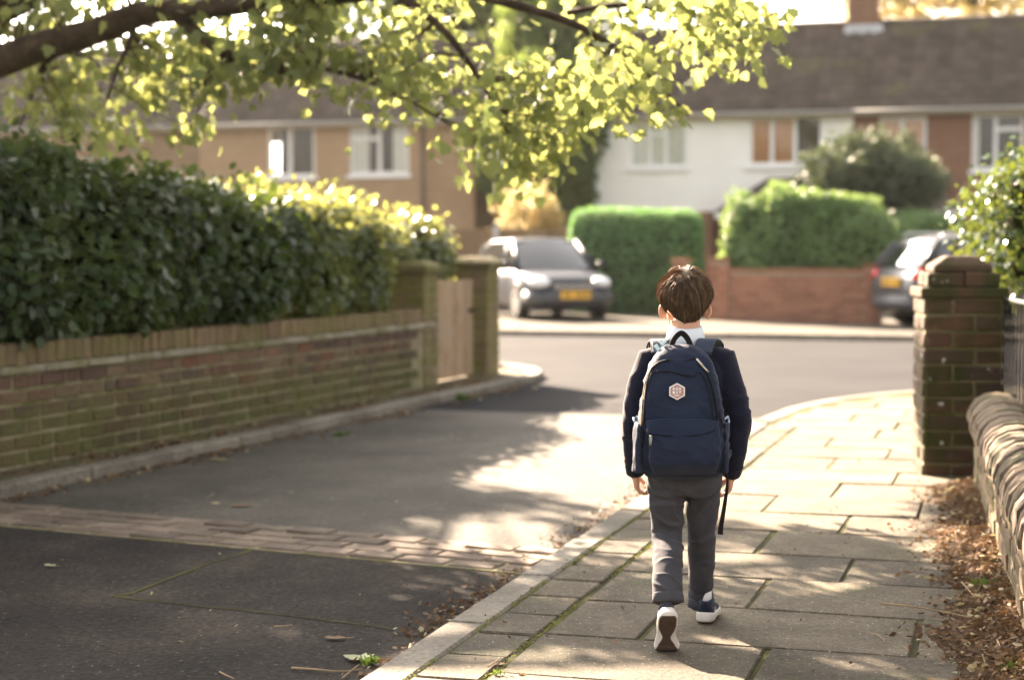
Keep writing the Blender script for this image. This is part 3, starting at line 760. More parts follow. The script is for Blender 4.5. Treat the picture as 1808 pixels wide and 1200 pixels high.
# scalp shell
sv, sf, NA, NB = [], [], 64, 30
dmax = []
for i in range(NA):
    th = 2 * math.pi * i / NA; pm = 0.2
    for q in range(4, 130):
        ph = q * 0.025
        d = crown * math.cos(ph) + (e1 * math.cos(th) + e2 * math.sin(th)) * math.sin(ph)
        p = head_pt(d, 0.004)
        if p.z < hairline(p): break
        pm = ph
    dmax.append(pm)
for i in range(NA):
    th = 2 * math.pi * i / NA
    for q in range(NB + 1):
        ph = dmax[i] * q / NB
        d = crown * math.cos(ph) + (e1 * math.cos(th) + e2 * math.sin(th)) * math.sin(ph)
        sv.append(head_pt(d, 0.0066 * (1 - (q / NB) ** 6) + 0.0012))
for i in range(NA):
    for q in range(NB):
        a, c_ = i * (NB + 1) + q, ((i + 1) % NA) * (NB + 1) + q
        sf.append((a, a + 1, c_ + 1, c_))
hair_shell = link('hair', mesh_from(sv, sf, 'hair', True), M['hair'], boy)
for k in range(7000):
    th = hr.uniform(0, 2 * math.pi); mx_ = dmax[int(th / (2 * math.pi) * NA) % NA]
    ph0 = mx_ * (hr.random() ** 0.75) * 0.9; L = hr.uniform(0.35, 0.75)
    clump = noise.noise(Vector((math.cos(th) * 4.2, math.sin(th) * 4.2, ph0 * 1.6)))
    lift = 0.0070 + 0.0050 * (clump + 0.25) + hr.uniform(-.002, .003)
    fly = hr.random() < 0.09
    pts = []
    ns = 6
    for q in range(ns + 1):
        ph = ph0 + L * q / ns
        if ph > mx_ + 0.05 + hr.uniform(0, .02): break
        t2 = th + 0.22 * ph + 0.20 * noise.noise(Vector((math.cos(th) * 3.0, math.sin(th) * 3.0, ph * 1.2 + 2.0))) + 0.05 * clump * q
        d = crown * math.cos(ph) + (e1 * math.cos(t2) + e2 * math.sin(t2)) * math.sin(ph)
        lf = lift * min(1.0, 0.35 + q * 0.35) * (1.0 if q < ns else 0.8) + (0.0022 * q if fly else 0)
        edge = max(0.0, (ph / mx_ - 0.8) / 0.2); lf *= (1 - 0.55 * edge) * min(1.0, .45 + ph * 1.4)
        pts.append(head_pt(d, lf))
    if len(pts) < 3: continue
    w = hr.uniform(0.0006, 0.0016); n = len(pts)
    hm.tube(pts, [w * (1 - 0.75 * (q / (n - 1)) ** 3) for q in range(n)], 3, False)
strands = hm.build('strands', M['hair'], hair_shell, True); tag(strands, kind='stuff')

# ---- jumper
j = MB()
zring(j, [(0.555, .118, .086, 0, 0), (0.60, .126, .088, 0, 0), (0.72, .124, .084, 0, 0), (0.84, .136, .084, 0, 0), (0.905, .148, .080, 0, 0), (0.945, .132, .070, 0, 0), (0.972, .095, .062, 0, 0), (0.996, .066, .058, 0, 0.002), (1.008, .060, .056, 0, 0.004)], p=2.3)
for s in (-1, 1):
    mid = (SH[s] + EL[s]) / 2 + Vector((s * .006, 0, 0)); fm_ = (EL[s] + WR[s]) / 2
    j.tube([Vector((s * .07, 0, .945)), SH[s] + Vector((-s * .01, 0, .004)), mid, EL[s], fm_, WR[s]], [.052, .054, .050, .047, .043, .035], 22)
jm = remeshed(j, 0.0045, 7, 0.5, 'jumper')
displace(jm, folds([((-.178, -.03, .74), (0.1, .3, .95), .075, .060, .0028, 1), ((.175, -.03, .74), (-.1, .3, .95), .075, .063, .0028, 2), ((-.15, 0, .86), (.6, .2, .75), .07, .07, .0025, 4), ((.15, 0, .85), (-.6, .2, .75), .075, .066, .0028, 5),
                    ((-.172, .02, .60), (0, .1, 1), .035, .032, .0022, 6), ((.168, .02, .60), (0, .1, 1), .035, .036, .0022, 7)], 0.0035, 9))
jumper = link('jumper', jm, M['jumper'], boy)
for s in (-1, 1):                                   # ribbed cuffs
    d = (WR[s] - EL[s]).normalized(); a = d.orthogonal().normalized(); c_ = d.cross(a)
    rings = []
    for t, r_ in ((-.032, .0335), (-.022, .0350), (-.004, .0325), (.006, .0305), (.010, .0270)):
        rings.append([WR[s] + d * t + (a * math.cos(2 * math.pi * q / 56) + c_ * math.sin(2 * math.pi * q / 56)) * (r_ + (.0009 if q % 2 else -.0009)) for q in range(56)])
    MB().rings(rings).build('cuff', M['jumper'], jumper, True)
MB_h = []
for z, rr in ((.548, (.117, .086)), (.552, (.1215, .0895)), (.585, (.1255, .0905)), (.590, (.120, .087))):
    MB_h.append([(rr[0] * math.copysign(abs(math.cos(a)) ** .87, math.cos(a)) * (1 + .006 * (i % 2)), rr[1] * math.copysign(abs(math.sin(a)) ** .87, math.sin(a)) * (1 + .006 * (i % 2)), z) for i, a in enumerate([2 * math.pi * q / 90 for q in range(90)])])
MB().rings(MB_h).build('hem', M['jumper'], jumper, True)
# shirt collar, folded over
cr = []
for (z, rx, ry, dy) in ((.992, .064, .060, .004), (.998, .0685, .0655, .003), (1.030, .062, .060, .005), (1.050, .0565, .055, .008), (1.053, .0535, .052, .009), (1.045, .051, .050, .009), (1.0, .051, .050, .006)):
    cr.append([(HC.x + rx * math.cos(a), dy + ry * math.sin(a), z + .004 * math.cos(a * 2) - (.010 if math.sin(a) > .96 else 0)) for a in [2 * math.pi * q / 48 for q in range(48)]])
MB().rings(cr, cap=False).build('shirt_collar', M['shirt'], boy, True)

# ---- trousers
t_ = MB()
zring(t_, [(0.62, .118, .082, 0, 0), (0.57, .120, .086, 0, 0), (0.52, .118, .086, .001, 0), (0.485, .085, .070, .001, .002)], p=2.4)
t_.tube([HIP[-1] + Vector((0, 0, .01)), (HIP[-1] + KN[-1]) / 2 + Vector((-.002, -.006, 0)), KN[-1], KN[-1].lerp(AN[-1], .45) + Vector((0, -.006, -.004)), KN[-1].lerp(AN[-1], .85), AN[-1] + Vector((0, .004, -.040))], [.067, .063, .0545, .053, .050, .048], 24)
t_.tube([HIP[1] + Vector((0, 0, .01)), (HIP[1] + KN[1]) / 2, KN[1], KN[1].lerp(AN[1], .5) + Vector((0, -.010, 0)), KN[1].lerp(AN[1], .9), AN[1] + Vector((0, .002, -.034))], [.066, .060, .0500, .0480, .0435, .0450], 24)
tm = remeshed(t_, 0.0042, 7, 0.5, 'trousers')
displace(tm, folds([((-.05, .02, .33), (.6, .25, .75), .060, .066, .0036, 1), ((-.06, -.02, .40), (.55, .0, .83), .07, .060, .0045, 8), ((.07, .09, .335), (-.2, .2, .95), .06, .07, .0035, 2), ((-.06, -.03, .50), (.5, 0, .85), .075, .06, .0045, 3), ((.07, -.03, .47), (-.55, 0, .8), .08, .060, .0045, 4),
                    ((-.073, -.16, .20), (.45, .4, .75), .045, .044, .0036, 5), ((.083, .24, .115), (.25, -.1, .95), .045, .040, .0050, 6), ((-.06, -.06, .27), (-.55, .3, .7), .06, .065, .0022, 9), ((.078, .19, .21), (.3, -.2, .9), .06, .06, .003, 10)], 0.0042, 13))
trousers = link('trousers', tm, M['trouser'], boy)
# turned hems
def hem(c, d, r, name='hem'):
    d = Vector(d).normalized(); a = d.orthogonal().normalized(); e = d.cross(a); rings = []
    for t, k in ((-.030, .96), (-.026, 1.06), (-.006, 1.10), (.004, 1.09), (.004, .96), (-.012, .90)):
        rings.append([Vector(c) + d * t + (a * math.cos(2 * math.pi * q / 32) + e * math.sin(2 * math.pi * q / 32)) * r * k * (1 + .07 * math.sin(3 * 2 * math.pi * q / 32 + 1) + .04 * math.sin(5 * 2 * math.pi * q / 32)) for q in range(32)])
    MB().rings(rings, cap=False).build(name, M['trouser'], trousers, True)
hem(AN[-1] + Vector((0, .000, -.036)), (0.02, -.30, -.95), .0465)
hem(AN[1] + Vector((0, -.002, -.030)), (0, .08, -1), .0425)

# ---- shoes
def shoe(bend, loc, rotz, side):
    root = MB  # local frame: heel at y=0, toe at y=.205, ground z=0
    L = 0.205
    def hw(t):                                      # half width along the foot
        tb = [(0, .012), (.03, .022), (.10, .0295), (.25, .0305), (.42, .0285), (.60, .0345), (.74, .0385), (.86, .0345), (.95, .022), (1.0, .008)]
        for (a, x0), (b_, x1) in zip(tb, tb[1:]):
            if t <= b_:
                u = (t - a) / (b_ - a); u = u * u * (3 - 2 * u); return x0 + (x1 - x0) * u
        return .008
    cxm = lambda t: side * (.006 * math.sin(t * math.pi) - .004 * t)
    YB = 0.70 * L
    def warp(v):
        x, y, z = v
        if bend:
            # rotate what lies behind the ball of the foot
            k = min(1.0, max(0.0, (YB + .015 - y) / .035)); a = R(bend) * k
            yy, zz = y - YB, z
            y2 = YB + yy * math.cos(a) + zz * math.sin(a); z2 = -yy * math.sin(a) + zz * math.cos(a)
            y, z = y2, z2
        return (x, y, z)
    sh = bpy.data.objects.new('shoe', None); C.objects.link(sh); sh.parent = boy; sh.location = loc; sh.rotation_euler = (0, 0, rotz)
    N_ = 44
    ts = [i / N_ for i in range(N_ + 1)]
    def slab(z0, z1, g0, g1, name, mat, flare=0.0, mids=3):
        rings = []
        for q in range(mids + 2):
            f = q / (mids + 1); zz = z0 + (z1 - z0) * f; g = g0 + (g1 - g0) * f + flare * math.sin(f * math.pi)
            left = [(cxm(t) - hw(t) * g, t * L + (t - .5) * .012 * (g - 1) * 4, zz + (.007 * max(0, (t - .8) / .2) ** 2) + (.010 * max(0, (.25 - t) / .25) * f)) for t in ts]
            right = [(cxm(t) + hw(t) * g, t * L + (t - .5) * .012 * (g - 1) * 4, zz + (.007 * max(0, (t - .8) / .2) ** 2) + (.010 * max(0, (.25 - t) / .25) * f)) for t in reversed(ts)]
            rings.append([warp(v) for v in left + right])
        mb = MB(); b0 = len(mb.v); mb.rings(rings, cap=False)
        k = len(rings[0]); n = N_ + 1
        for which, base in ((0, 0), (1, (len(rings) - 1) * k)):
            for i in range(N_):
                q = (base + i, base + i + 1, base + k - 2 - i, base + k - 1 - i)
                mb.f.append(q if which else tuple(reversed(q)))
        return mb.build(name, mat, sh, True)
    slab(0.006, 0.030, 1.05, 1.02, 'midsole', M['rubber_white'], .06)
    # outsole: two lobes joined by a narrow waist
    rings = []
    for zz, g in ((0.0, .90), (.004, .95), (.0075, .95)):
        def ow(t):
            return hw(t) * g * (1 - .52 * math.exp(-((t - .47) / .13) ** 2))
        tt = [.045 + .93 * i / N_ for i in range(N_ + 1)]
        up = lambda t: zz + .007 * max(0, (t - .8) / .2) ** 2
        rings.append([warp((cxm(t) - ow(t), t * L, up(t))) for t in tt] + [warp((cxm(t) + ow(t), t * L, up(t))) for t in reversed(tt)])
    mb = MB(); mb.rings(rings, cap=False); k = len(rings[0])
    for i in range(N_): mb.f.append((k - 1 - i, k - 2 - i, i + 1, i))
    osl = mb.build('outsole', M['outsole'], sh)
    for i, t in enumerate([.10, .16, .22, .28, .34, .62, .68, .74, .80, .86, .92]):      # tread bars
        w_ = hw(t) * .80 * (1 - .45 * math.exp(-((t - .47) / .13) ** 2))
        m2 = MB().box(cxm(t) - w_, cxm(t) + w_, t * L - .0035, t * L + .0035, -.0022 + .007 * max(0, (t - .8) / .2) ** 2, .001 + .007 * max(0, (t - .8) / .2) ** 2)
        m2.v = [warp(v) for v in m2.v]; m2.build('tread', M['outsole'], osl)
    # upper: rings along the foot, from the heel counter to the toe box
    def uppers(ta, tb_, grow, hfun, name, mat, n=22, zb=.024):
        rings = []
        for i in range(n + 1):
            t = ta + (tb_ - ta) * i / n; h = hfun(t); w_ = hw(t) * .97 + grow
            ring = []
            for q in range(17):
                a = math.pi * q / 16
                ca = math.cos(a); sa = math.sin(a)
                wz = w_ * (1 - .32 * (sa ** 2) * min(1, h / .05))
                ring.append(warp((cxm(t) + wz * math.copysign(abs(ca) ** .7, ca), t * L + (.004 - .010 * sa if t < .12 else 0), zb + (h + grow) * sa ** .8)))
            rings.append(ring)
        m3 = MB(); b_ = 0
        for r_ in rings: m3.v += r_
        for i in range(n):
            for q in range(16):
                m3.f.append((i * 17 + q, i * 17 + q + 1, (i + 1) * 17 + q + 1, (i + 1) * 17 + q))
        m3.f.append(tuple(range(17))); m3.f.append(tuple(n * 17 + q for q in reversed(range(17))))
        return m3.build(name, mat, sh, True)
    def hf(t):
        tb = [(0, .040), (.05, .052), (.30, .048), (.45, .046), (.60, .036), (.75, .027), (.9, .020), (1, .008)]
        for (a, x0), (b_, x1) in zip(tb, tb[1:]):
            if t <= b_: return x0 + (x1 - x0) * (t - a) / (b_ - a)
        return .008
    uppers(.012, .99, 0, hf, 'upper', M['shoe_navy'])
    uppers(.03, .05, .0022, lambda t: hf(t) * .75, 'heel_counter', M['shoe_navy'], 6)
    for t0, t1, hk in ((.22, .27, .6), (.36, .41, .75), (.80, .97, .75)):
        uppers(t0, t1, .0018, lambda t: hf(t) * hk, 'side_panel', M['rubber_white'], 6)
    for t in (.46, .53, .60):
        h = hf(t) + .026
        mm = MB().tube([(cxm(t) - .016, t * L, h - .003), (cxm(t), t * L, h + .001), (cxm(t) + .016, t * L, h - .003)], .0028, 6); mm.v = [warp(v) for v in mm.v]; mm.build('lace', M['rubber_white'], sh, True)
    # padded collar and sock
    cr = []
    for zz, g in ((.058, 1.0), (.072, 1.04), (.079, 1.0), (.080, .88)):
        cr.append([warp((cxm(.2) + .0265 * g * math.cos(a), .048 + .040 * g * math.sin(a), zz + .004 * math.cos(2 * a))) for a in [2 * math.pi * q / 28 for q in range(28)]])
    MB().rings(cr, cap=False).build('collar', M['pack_trim'], sh, True)
    sk = MB().tube([warp((0, .048, .055)), warp((0, .046, .085)), warp((0, .046, .112))], [.0235, .0215, .0215], 18); sk.build('sock', M['sock'], sh, True)
    return sh
# trailing foot: ball of the foot on the ground, heel lifted; leading foot flat
ball = G(1177, 1150); shoe(66, (ball.x - BX, ball.y - BY - 0.7 * 0.205 + .003, 0.004), R(-1), -1)
heel = G(1243, 1102); shoe(0, (heel.x - BX, heel.y - BY, 0.004), R(-13), 1)
# ------------------------------------------------------------------ school backpack
pk = thing('backpack', 'navy blue school backpack with hexagonal badge worn on the back', 'backpack', (BX, BY, 0))
tab = [(846, 1156, 1256), (842, 1142, 1268), (832, 1131, 1277), (815, 1127, 1280), (780, 1126, 1281), (735, 1128, 1279), (700, 1132, 1275), (670, 1137, 1270), (640, 1146, 1260), (625, 1156, 1250), (614, 1170, 1238), (608, 1184, 1224)]
YF = {846: -.150, 842: -.175, 832: -.200, 815: -.222, 780: -.235, 735: -.238, 700: -.232, 670: -.222, 640: -.200, 625: -.180, 614: -.155, 608: -.130}
rows = []
for py, l, r_ in tab:
    yf = YF[py]; ym = (yf - .07) / 2 - .02
    a, b_ = LP(l, py, ym), LP(r_, py, ym)
    rows.append(((a.z + b_.z) / 2, (a.x + b_.x) / 2, (b_.x - a.x) / 2, yf))
rows.sort()
def prow(z):
    z = min(max(z, rows[0][0]), rows[-1][0])
    for q0, q1 in zip(rows, rows[1:]):
        if z <= q1[0]:
            t = (z - q0[0]) / (q1[0] - q0[0]); return [q0[i] + (q1[i] - q0[i]) * t for i in range(1, 4)]
    return list(rows[-1][1:])
YBK = -0.072; PE = 3.2
def psurf(x, z, out=0.0):
    cx, hw_, yf = prow(z); u = min(1, abs((x - cx) / hw_)); d = (YBK - yf) / 2; ym = (YBK + yf) / 2
    return ym - d * (1 - u ** PE) ** (1 / PE) - out
def wr(p):                                             # soft creases in the cloth
    q = Vector((p[0], p[1] * .5, p[2]))
    r1 = noise.noise(Vector((q.x * 15 + q.z * 11, q.y * 6, q.z * 5 - q.x * 4))); r2 = noise.noise(Vector((q.x * 9, 3.0, q.z * 30 + q.x * 12)))
    return .0060 * noise.noise(q * 9) + .0065 * (.4 - min(1, abs(r1) * 3)) + .0034 * (.4 - min(1, abs(r2) * 3))
def pack_loft(zs, fn, n=72, pe=PE):
    rings = []
    for z in zs:
        cx, hw_, yb, yf = fn(z); d = (yb - yf) / 2; ym = (yb + yf) / 2; ring = []
        for j_ in range(n):
            a = 2 * math.pi * j_ / n; ca, sa = math.cos(a), math.sin(a)
            p = (cx + hw_ * math.copysign(abs(ca) ** (2 / pe), ca), ym - d * math.copysign(abs(sa) ** (2 / pe), sa), z)
            k = wr(p); ring.append((p[0] + ca * k, p[1] - sa * k, p[2] + .3 * k))
        rings.append(ring)
    return rings
z0, z1 = rows[0][0], rows[-1][0]
zs = [z0 + (z1 - z0) * (i / 70) for i in range(71)]
def body_fn(z):
    cx, hw_, yf = prow(z); return cx, hw_, YBK, yf
MB().rings(pack_loft(zs, body_fn)).build('main_compartment', M['pack'], pk, True)
# front pocket with its flap
pz0, pz1 = LP(1200, 838, -.23).z, LP(1200, 742, -.24).z
def pocket_fn(z):
    cx, hw_, yf = prow(z); t = (z - pz0) / (pz1 - pz0)
    bul = .030 * math.sin(min(1, max(0.02, t)) ** .55 * math.pi * .93 + .1) + .004
    return cx, hw_ * .83 * (1 - .10 * max(0, .25 - t) / .25), yf + .03, yf - bul
pz = [pz0 + (pz1 - pz0) * i / 30 for i in range(31)]
pocket = MB().rings(pack_loft(pz, pocket_fn, 64, 3.4)).build('front_pocket', M['pack'], pk, True)
def pocket_surf(x, z, out=0.0):
    cx, hw_, yb, yf = pocket_fn(min(max(z, pz0), pz1)); u = min(1, abs((x - cx) / hw_)); d = (yb - yf) / 2
    return (yb + yf) / 2 - d * (1 - u ** 3.4) ** (1 / 3.4) - out
def on_surf(px, py, f=psurf, out=.002):
    p = LP(px, py, -.23)
    for _ in range(3): p = LP(px, py, f(p.x, p.z, out))
    return p
def dense(pix, n=6):
    """Catmull-Rom through pixel control points"""
    out = []; q = [pix[0]] + list(pix) + [pix[-1]]
    for i in range(1, len(q) - 2):
        for s in range(n):
            t = s / n; a, b_, c_, d = q[i - 1], q[i], q[i + 1], q[i + 2]
            out.append(tuple(.5 * (2 * b_[k] + (c_[k] - a[k]) * t + (2 * a[k] - 5 * b_[k] + 4 * c_[k] - d[k]) * t * t + (3 * b_[k] - a[k] - 3 * c_[k] + d[k]) * t ** 3) for k in (0, 1)))
    return out + [pix[-1]]
def line(pix, r_, mat, name, f=psurf, out=.0025, parent=pk, flat=False):
    pts = [on_surf(x, y, f, out) for x, y in dense(pix)]
    return MB().tube(pts, (r_ if not flat else [(r_, r_ * .35)] * len(pts)), 6).build(name, mat, parent, True)
line([(1134, 790), (1138, 715), (1144, 668), (1156, 645), (1176, 636), (1205, 638), (1228, 634), (1243, 650), (1256, 676), (1265, 720), (1271, 775)], .0032, M['zipdark'], 'zip')
line([(1131, 760), (1135, 700), (1142, 664), (1153, 645)], .0022, plain('tan_piping', (0.55, 0.40, 0.26), 0.5, 0.4), 'piping', out=.004)
line([(1140, 700), (1146, 672), (1156, 657), (1180, 656), (1205, 661), (1224, 664), (1232, 657), (1244, 668), (1254, 700), (1260, 745), (1263, 800)], .0022, M['zipdark'], 'seam')
line([(1146, 765), (1160, 767), (1200, 769), (1240, 766), (1262, 758)], .0026, M['zipdark'], 'zip', pocket_surf, .001)
line([(1143, 744), (1170, 741), (1200, 741), (1235, 741), (1262, 744)], .0035, M['pack'], 'flap_edge', pocket_surf, -.002)
# wide flap fold of the pocket
fl = MB(); A_, B_ = dense([(1140, 743), (1165, 741), (1200, 741), (1238, 741), (1264, 744)], 5), dense([(1144, 764), (1165, 767), (1200, 769), (1240, 766), (1262, 758)], 5)
ra = [on_surf(x, y, pocket_surf, .001) for x, y in A_]; rb = [on_surf(x, y, pocket_surf, .0055) for x, y in B_]; rm_ = [(a + b_) / 2 + Vector((0, -.004, 0)) for a, b_ in zip(ra, rb)]
n = len(ra); fl.v = [tuple(v) for v in ra + rm_ + rb]; fl.f = [(i, i + 1, n + i + 1, n + i) for i in range(n - 1)] + [(n + i, n + i + 1, 2 * n + i + 1, 2 * n + i) for i in range(n - 1)]
fl.build('pocket_flap', M['pack'], pk, True)
# side pockets
for l, r_, nm in ((1119, 1140, -1), (1268, 1287, 1)):
    rings = []
    for i in range(15):
        py = 745 + (832 - 745) * i / 14; a, b_ = LP(l + (4 if i < 1 else 0), py, -.15), LP(r_, py, -.15); g = .9 + .1 * math.sin(i / 14 * math.pi)
        cx = (a.x + b_.x) / 2; hw_ = (b_.x - a.x) / 2 * g
        rings.append([(cx + hw_ * math.cos(q) + wr((cx * 3, q, a.z)), -.15 + .055 * math.sin(q), a.z) for q in [2 * math.pi * w / 24 for w in range(24)]])
    MB().rings(rings).build('side_pocket', M['pack'], pk, True)
# carry handle
hp = [LP(1184, 626, -.125), LP(1187, 606, -.118), LP(1194, 594, -.112), LP(1203, 588, -.110), LP(1212, 595, -.112), LP(1218, 607, -.118), LP(1222, 626, -.125)]
def ribbon(pts, w, th, sidev, name, mat, parent=pk):
    pts = [Vector(p) for p in pts]; rings = []
    for i, p in enumerate(pts):
        t = (pts[min(i + 1, len(pts) - 1)] - pts[max(i - 1, 0)]).normalized(); sv_ = Vector(sidev[i] if isinstance(sidev, list) else sidev)
        s = (sv_ - t * sv_.dot(t)).normalized(); n_ = t.cross(s)
        w_ = w[i] if isinstance(w, list) else w
        rings.append([p + s * w_ + n_ * th * .6, p + s * w_ * .8 + n_ * th, p - s * w_ * .8 + n_ * th, p - s * w_ + n_ * th * .6, p - s * w_ - n_ * th * .6, p - s * w_ * .8 - n_ * th, p + s * w_ * .8 - n_ * th, p + s * w_ - n_ * th * .6])
    return MB().rings(rings).build(name, mat, parent, True)
def cat3(pts, n=5):
    pts = [Vector(p) for p in pts]; q = [pts[0]] + pts + [pts[-1]]; out = []
    for i in range(1, len(q) - 2):
        for s in range(n):
            t = s / n; a, b_, c_, d = q[i - 1:i + 3]
            out.append(.5 * (2 * b_ + (c_ - a) * t + (2 * a - 5 * b_ + 4 * c_ - d) * t * t + (3 * b_ - a - 3 * c_ + d) * t ** 3))
    return out + [pts[-1]]
hpd = cat3(hp); hs = [Vector((.75, -.45, .45)) if i < len(hpd) * .5 else Vector((-.75, -.45, .45)) for i in range(len(hpd))]
hc_ = LP(1203, 620, -.12)
ribbon(hpd, .0095, .0022, [Vector((p.x - hc_.x, -.012, p.z - hc_.z)) for p in hpd], 'carry_handle', M['webbing'])
# shoulder straps over the jumper, under the arms and back to the pack
for s in (-1, 1):
    cx = -0.012
    top = LP(1168, 624, -.105) if s == -1 else LP(1240, 622, -.105)
    sh0 = LP(1164, 605, -.030) if s == -1 else LP(1251, 604, -.030)
    path = [top, (top + sh0) / 2 + Vector((0, 0, .016)), sh0 + Vector((0, 0, .008)), Vector((s * .098, .030, .992)), Vector((s * .100, .078, .945)), Vector((s * .100, .097, .86)), Vector((s * .118, .088, .76)), Vector((s * .138, .03, .67)), Vector((s * .138, -.04, .635)), Vector((s * .120, -.085, .615))]
    wid = [.030] * 5 * 3 + [.026] * 10 + [.013] * 30
    pd = cat3(path)
    st_ = ribbon(pd, wid[:len(pd)], .0055, (1, 0, 0), 'shoulder_strap', M['pack_trim'])
    ed = [p + Vector((s * .030, 0, -.0015)) for p in pd[:22]]
    MB().tube(ed, .0035, 6).build('strap_binding', M['webbing'], st_, True)
    MB().box(s * .118 - .015, s * .118 + .015, .090, .100, .772, .795).build('buckle', M['zipdark'], st_, bevel=.003)
# printed marks on the strap
def patch(pix, f, out, mat, name, parent, th=.0012):
    p = [f(x, y, out) for x, y in pix]; n = len(p)
    m = MB(); m.v = [tuple(v) for v in p] + [tuple(v + Vector((0, th, 0))) for v in p]; m.f = [tuple(range(n))] + [tuple(reversed(range(n, 2 * n)))] + [(i, i + n, (i + 1) % n + n, (i + 1) % n) for i in range(n)]
    return m.build(name, mat, parent)
M['print'] = plain('pale_blue_print', (0.60, 0.74, 0.78), 0.6, 0.3)
zpx = lambda pts: [(1120 + a / 8, 570 + b_ / 8) for a, b_ in pts]
stf = lambda x, y, out: LP(x, y, -.108 - out)
patch(zpx([(272, 325), (325, 292), (352, 355), (470, 290), (488, 325), (340, 412)]), stf, .006, M['print'], 'strap_print', pk)
patch(zpx([(330, 255), (362, 240), (388, 262), (436, 240), (458, 268), (395, 322), (372, 305)]), stf, .006, M['print'], 'strap_print', pk)
# hexagonal badge
M['badge_rim'] = plain('badge_white', (0.78, 0.73, 0.72), 0.5, 0.4); M['badge'] = plain('badge_rose_brown', (0.36, 0.22, 0.19), 0.5, 0.4)
bc = (1195.5, 690.8)
hexa = lambda r1, r2: [(bc[0] + r1 * x, bc[1] + r2 * y) for x, y in ((0, -1), (.88, -.5), (.88, .5), (0, 1), (-.88, .5), (-.88, -.5))]
bf = lambda x, y, out: on_surf(x, y, psurf, .0045 + out)
badge = patch(hexa(15.6, 15.0), bf, .0006, M['badge_rim'], 'badge', pk, .004)
patch(hexa(13.2, 12.6), bf, .0016, M['badge'], 'badge_field', badge, .002)
def glyphs(word, cx, cy, w, h, gap):
    shapes = {'A': [[(0, 1), (.35, 0), (.65, 0), (1, 1), (.7, 1), (.62, .72), (.38, .72), (.3, 1)]], 'I': [[(.3, 0), (.7, 0), (.7, 1), (.3, 1)]], 'B': [[(.1, 0), (.85, 0), (.95, .25), (.85, .48), (1, .72), (.88, 1), (.1, 1)]],
              'T': [[(0, 0), (1, 0), (1, .28), (.66, .28), (.66, 1), (.34, 1), (.34, .28), (0, .28)]], '2': [[(.1, 0), (.9, 0), (.9, .5), (.45, .75), (.95, .75), (.95, 1), (.05, 1), (.05, .7), (.6, .4), (.6, .25), (.1, .25)]]}
    x = cx - (len(word) * w + (len(word) - 1) * gap) / 2
    for ch in word:
        for poly in shapes[ch]: patch([(x + a * w, cy + b_ * h) for a, b_ in poly], bf, .0026, M['badge_rim'], 'badge_letter', badge, .001)
        x += w + gap
glyphs('A2A', bc[0] - .4, bc[1] - 7.2, 4.6, 4.6, .9); glyphs('BIT', bc[0] - .4, bc[1] - .8, 4.6, 5.0, .9)
patch([(bc[0] - 4.5, bc[1] + 6.2), (bc[0] + 4, bc[1] + 6.2), (bc[0] + 4, bc[1] + 7.8), (bc[0] - 4.5, bc[1] + 7.8)], bf, .0026, M['badge_rim'], 'badge_letter', badge, .001)
# zip pulls, adjusters and the loose strap end
def pull(a, b_, f, w, mat, name='zip_pull'):
    p0, p1 = on_surf(*a, f, .007), on_surf(*b_, f, .008)
    return ribbon([p0, (p0 + p1) / 2 + Vector((0, -.002, 0)), p1], w, .0015, (p1 - p0).cross(Vector((0, 1, 0))), name, mat)
pull((1230, 633), (1241, 646), psurf, .0035, M['zip']); pull((1240, 645), (1251, 657), psurf, .0028, M['zip'])
pull((1149.5, 768), (1148, 786), pocket_surf, .0042, plain('pull_grey', (0.22, 0.22, 0.20), 0.5, 0.4, .5))
pull((1265, 738), (1271, 760), psurf, .0034, M['zipdark']); pull((1270, 726), (1276, 756), psurf, .0028, M['webbing'])
MB().tube([LP(1279, 740, -.15), LP(1285, 735, -.13), LP(1287, 744, -.12), LP(1284, 752, -.14)], .004, 8).build('buckle', plain('pale_blue_buckle', (0.30, 0.42, 0.55), .4, .5), pk, True)
MB().tube([LP(1122, 748, -.15), LP(1119, 738, -.13), LP(1124, 735, -.12), LP(1128, 745, -.14)], .004, 8).build('buckle', plain('pale_blue_buckle', (0.30, 0.42, 0.55), .4, .5), pk, True)
loose = cat3([LP(1277, 822, -.10), LP(1283, 838, -.10), LP(1284, 858, -.10), LP(1281, 880, -.10), LP(1277, 905, -.10), LP(1273, 928, -.10), LP(1271.5, 943, -.10)])
ribbon(loose, [.0035] * 8 + [.0045 + .00022 * i for i in range(30)][:len(loose) - 8], .0014, (1, -.35, 0), 'loose_strap', M['webbing'])
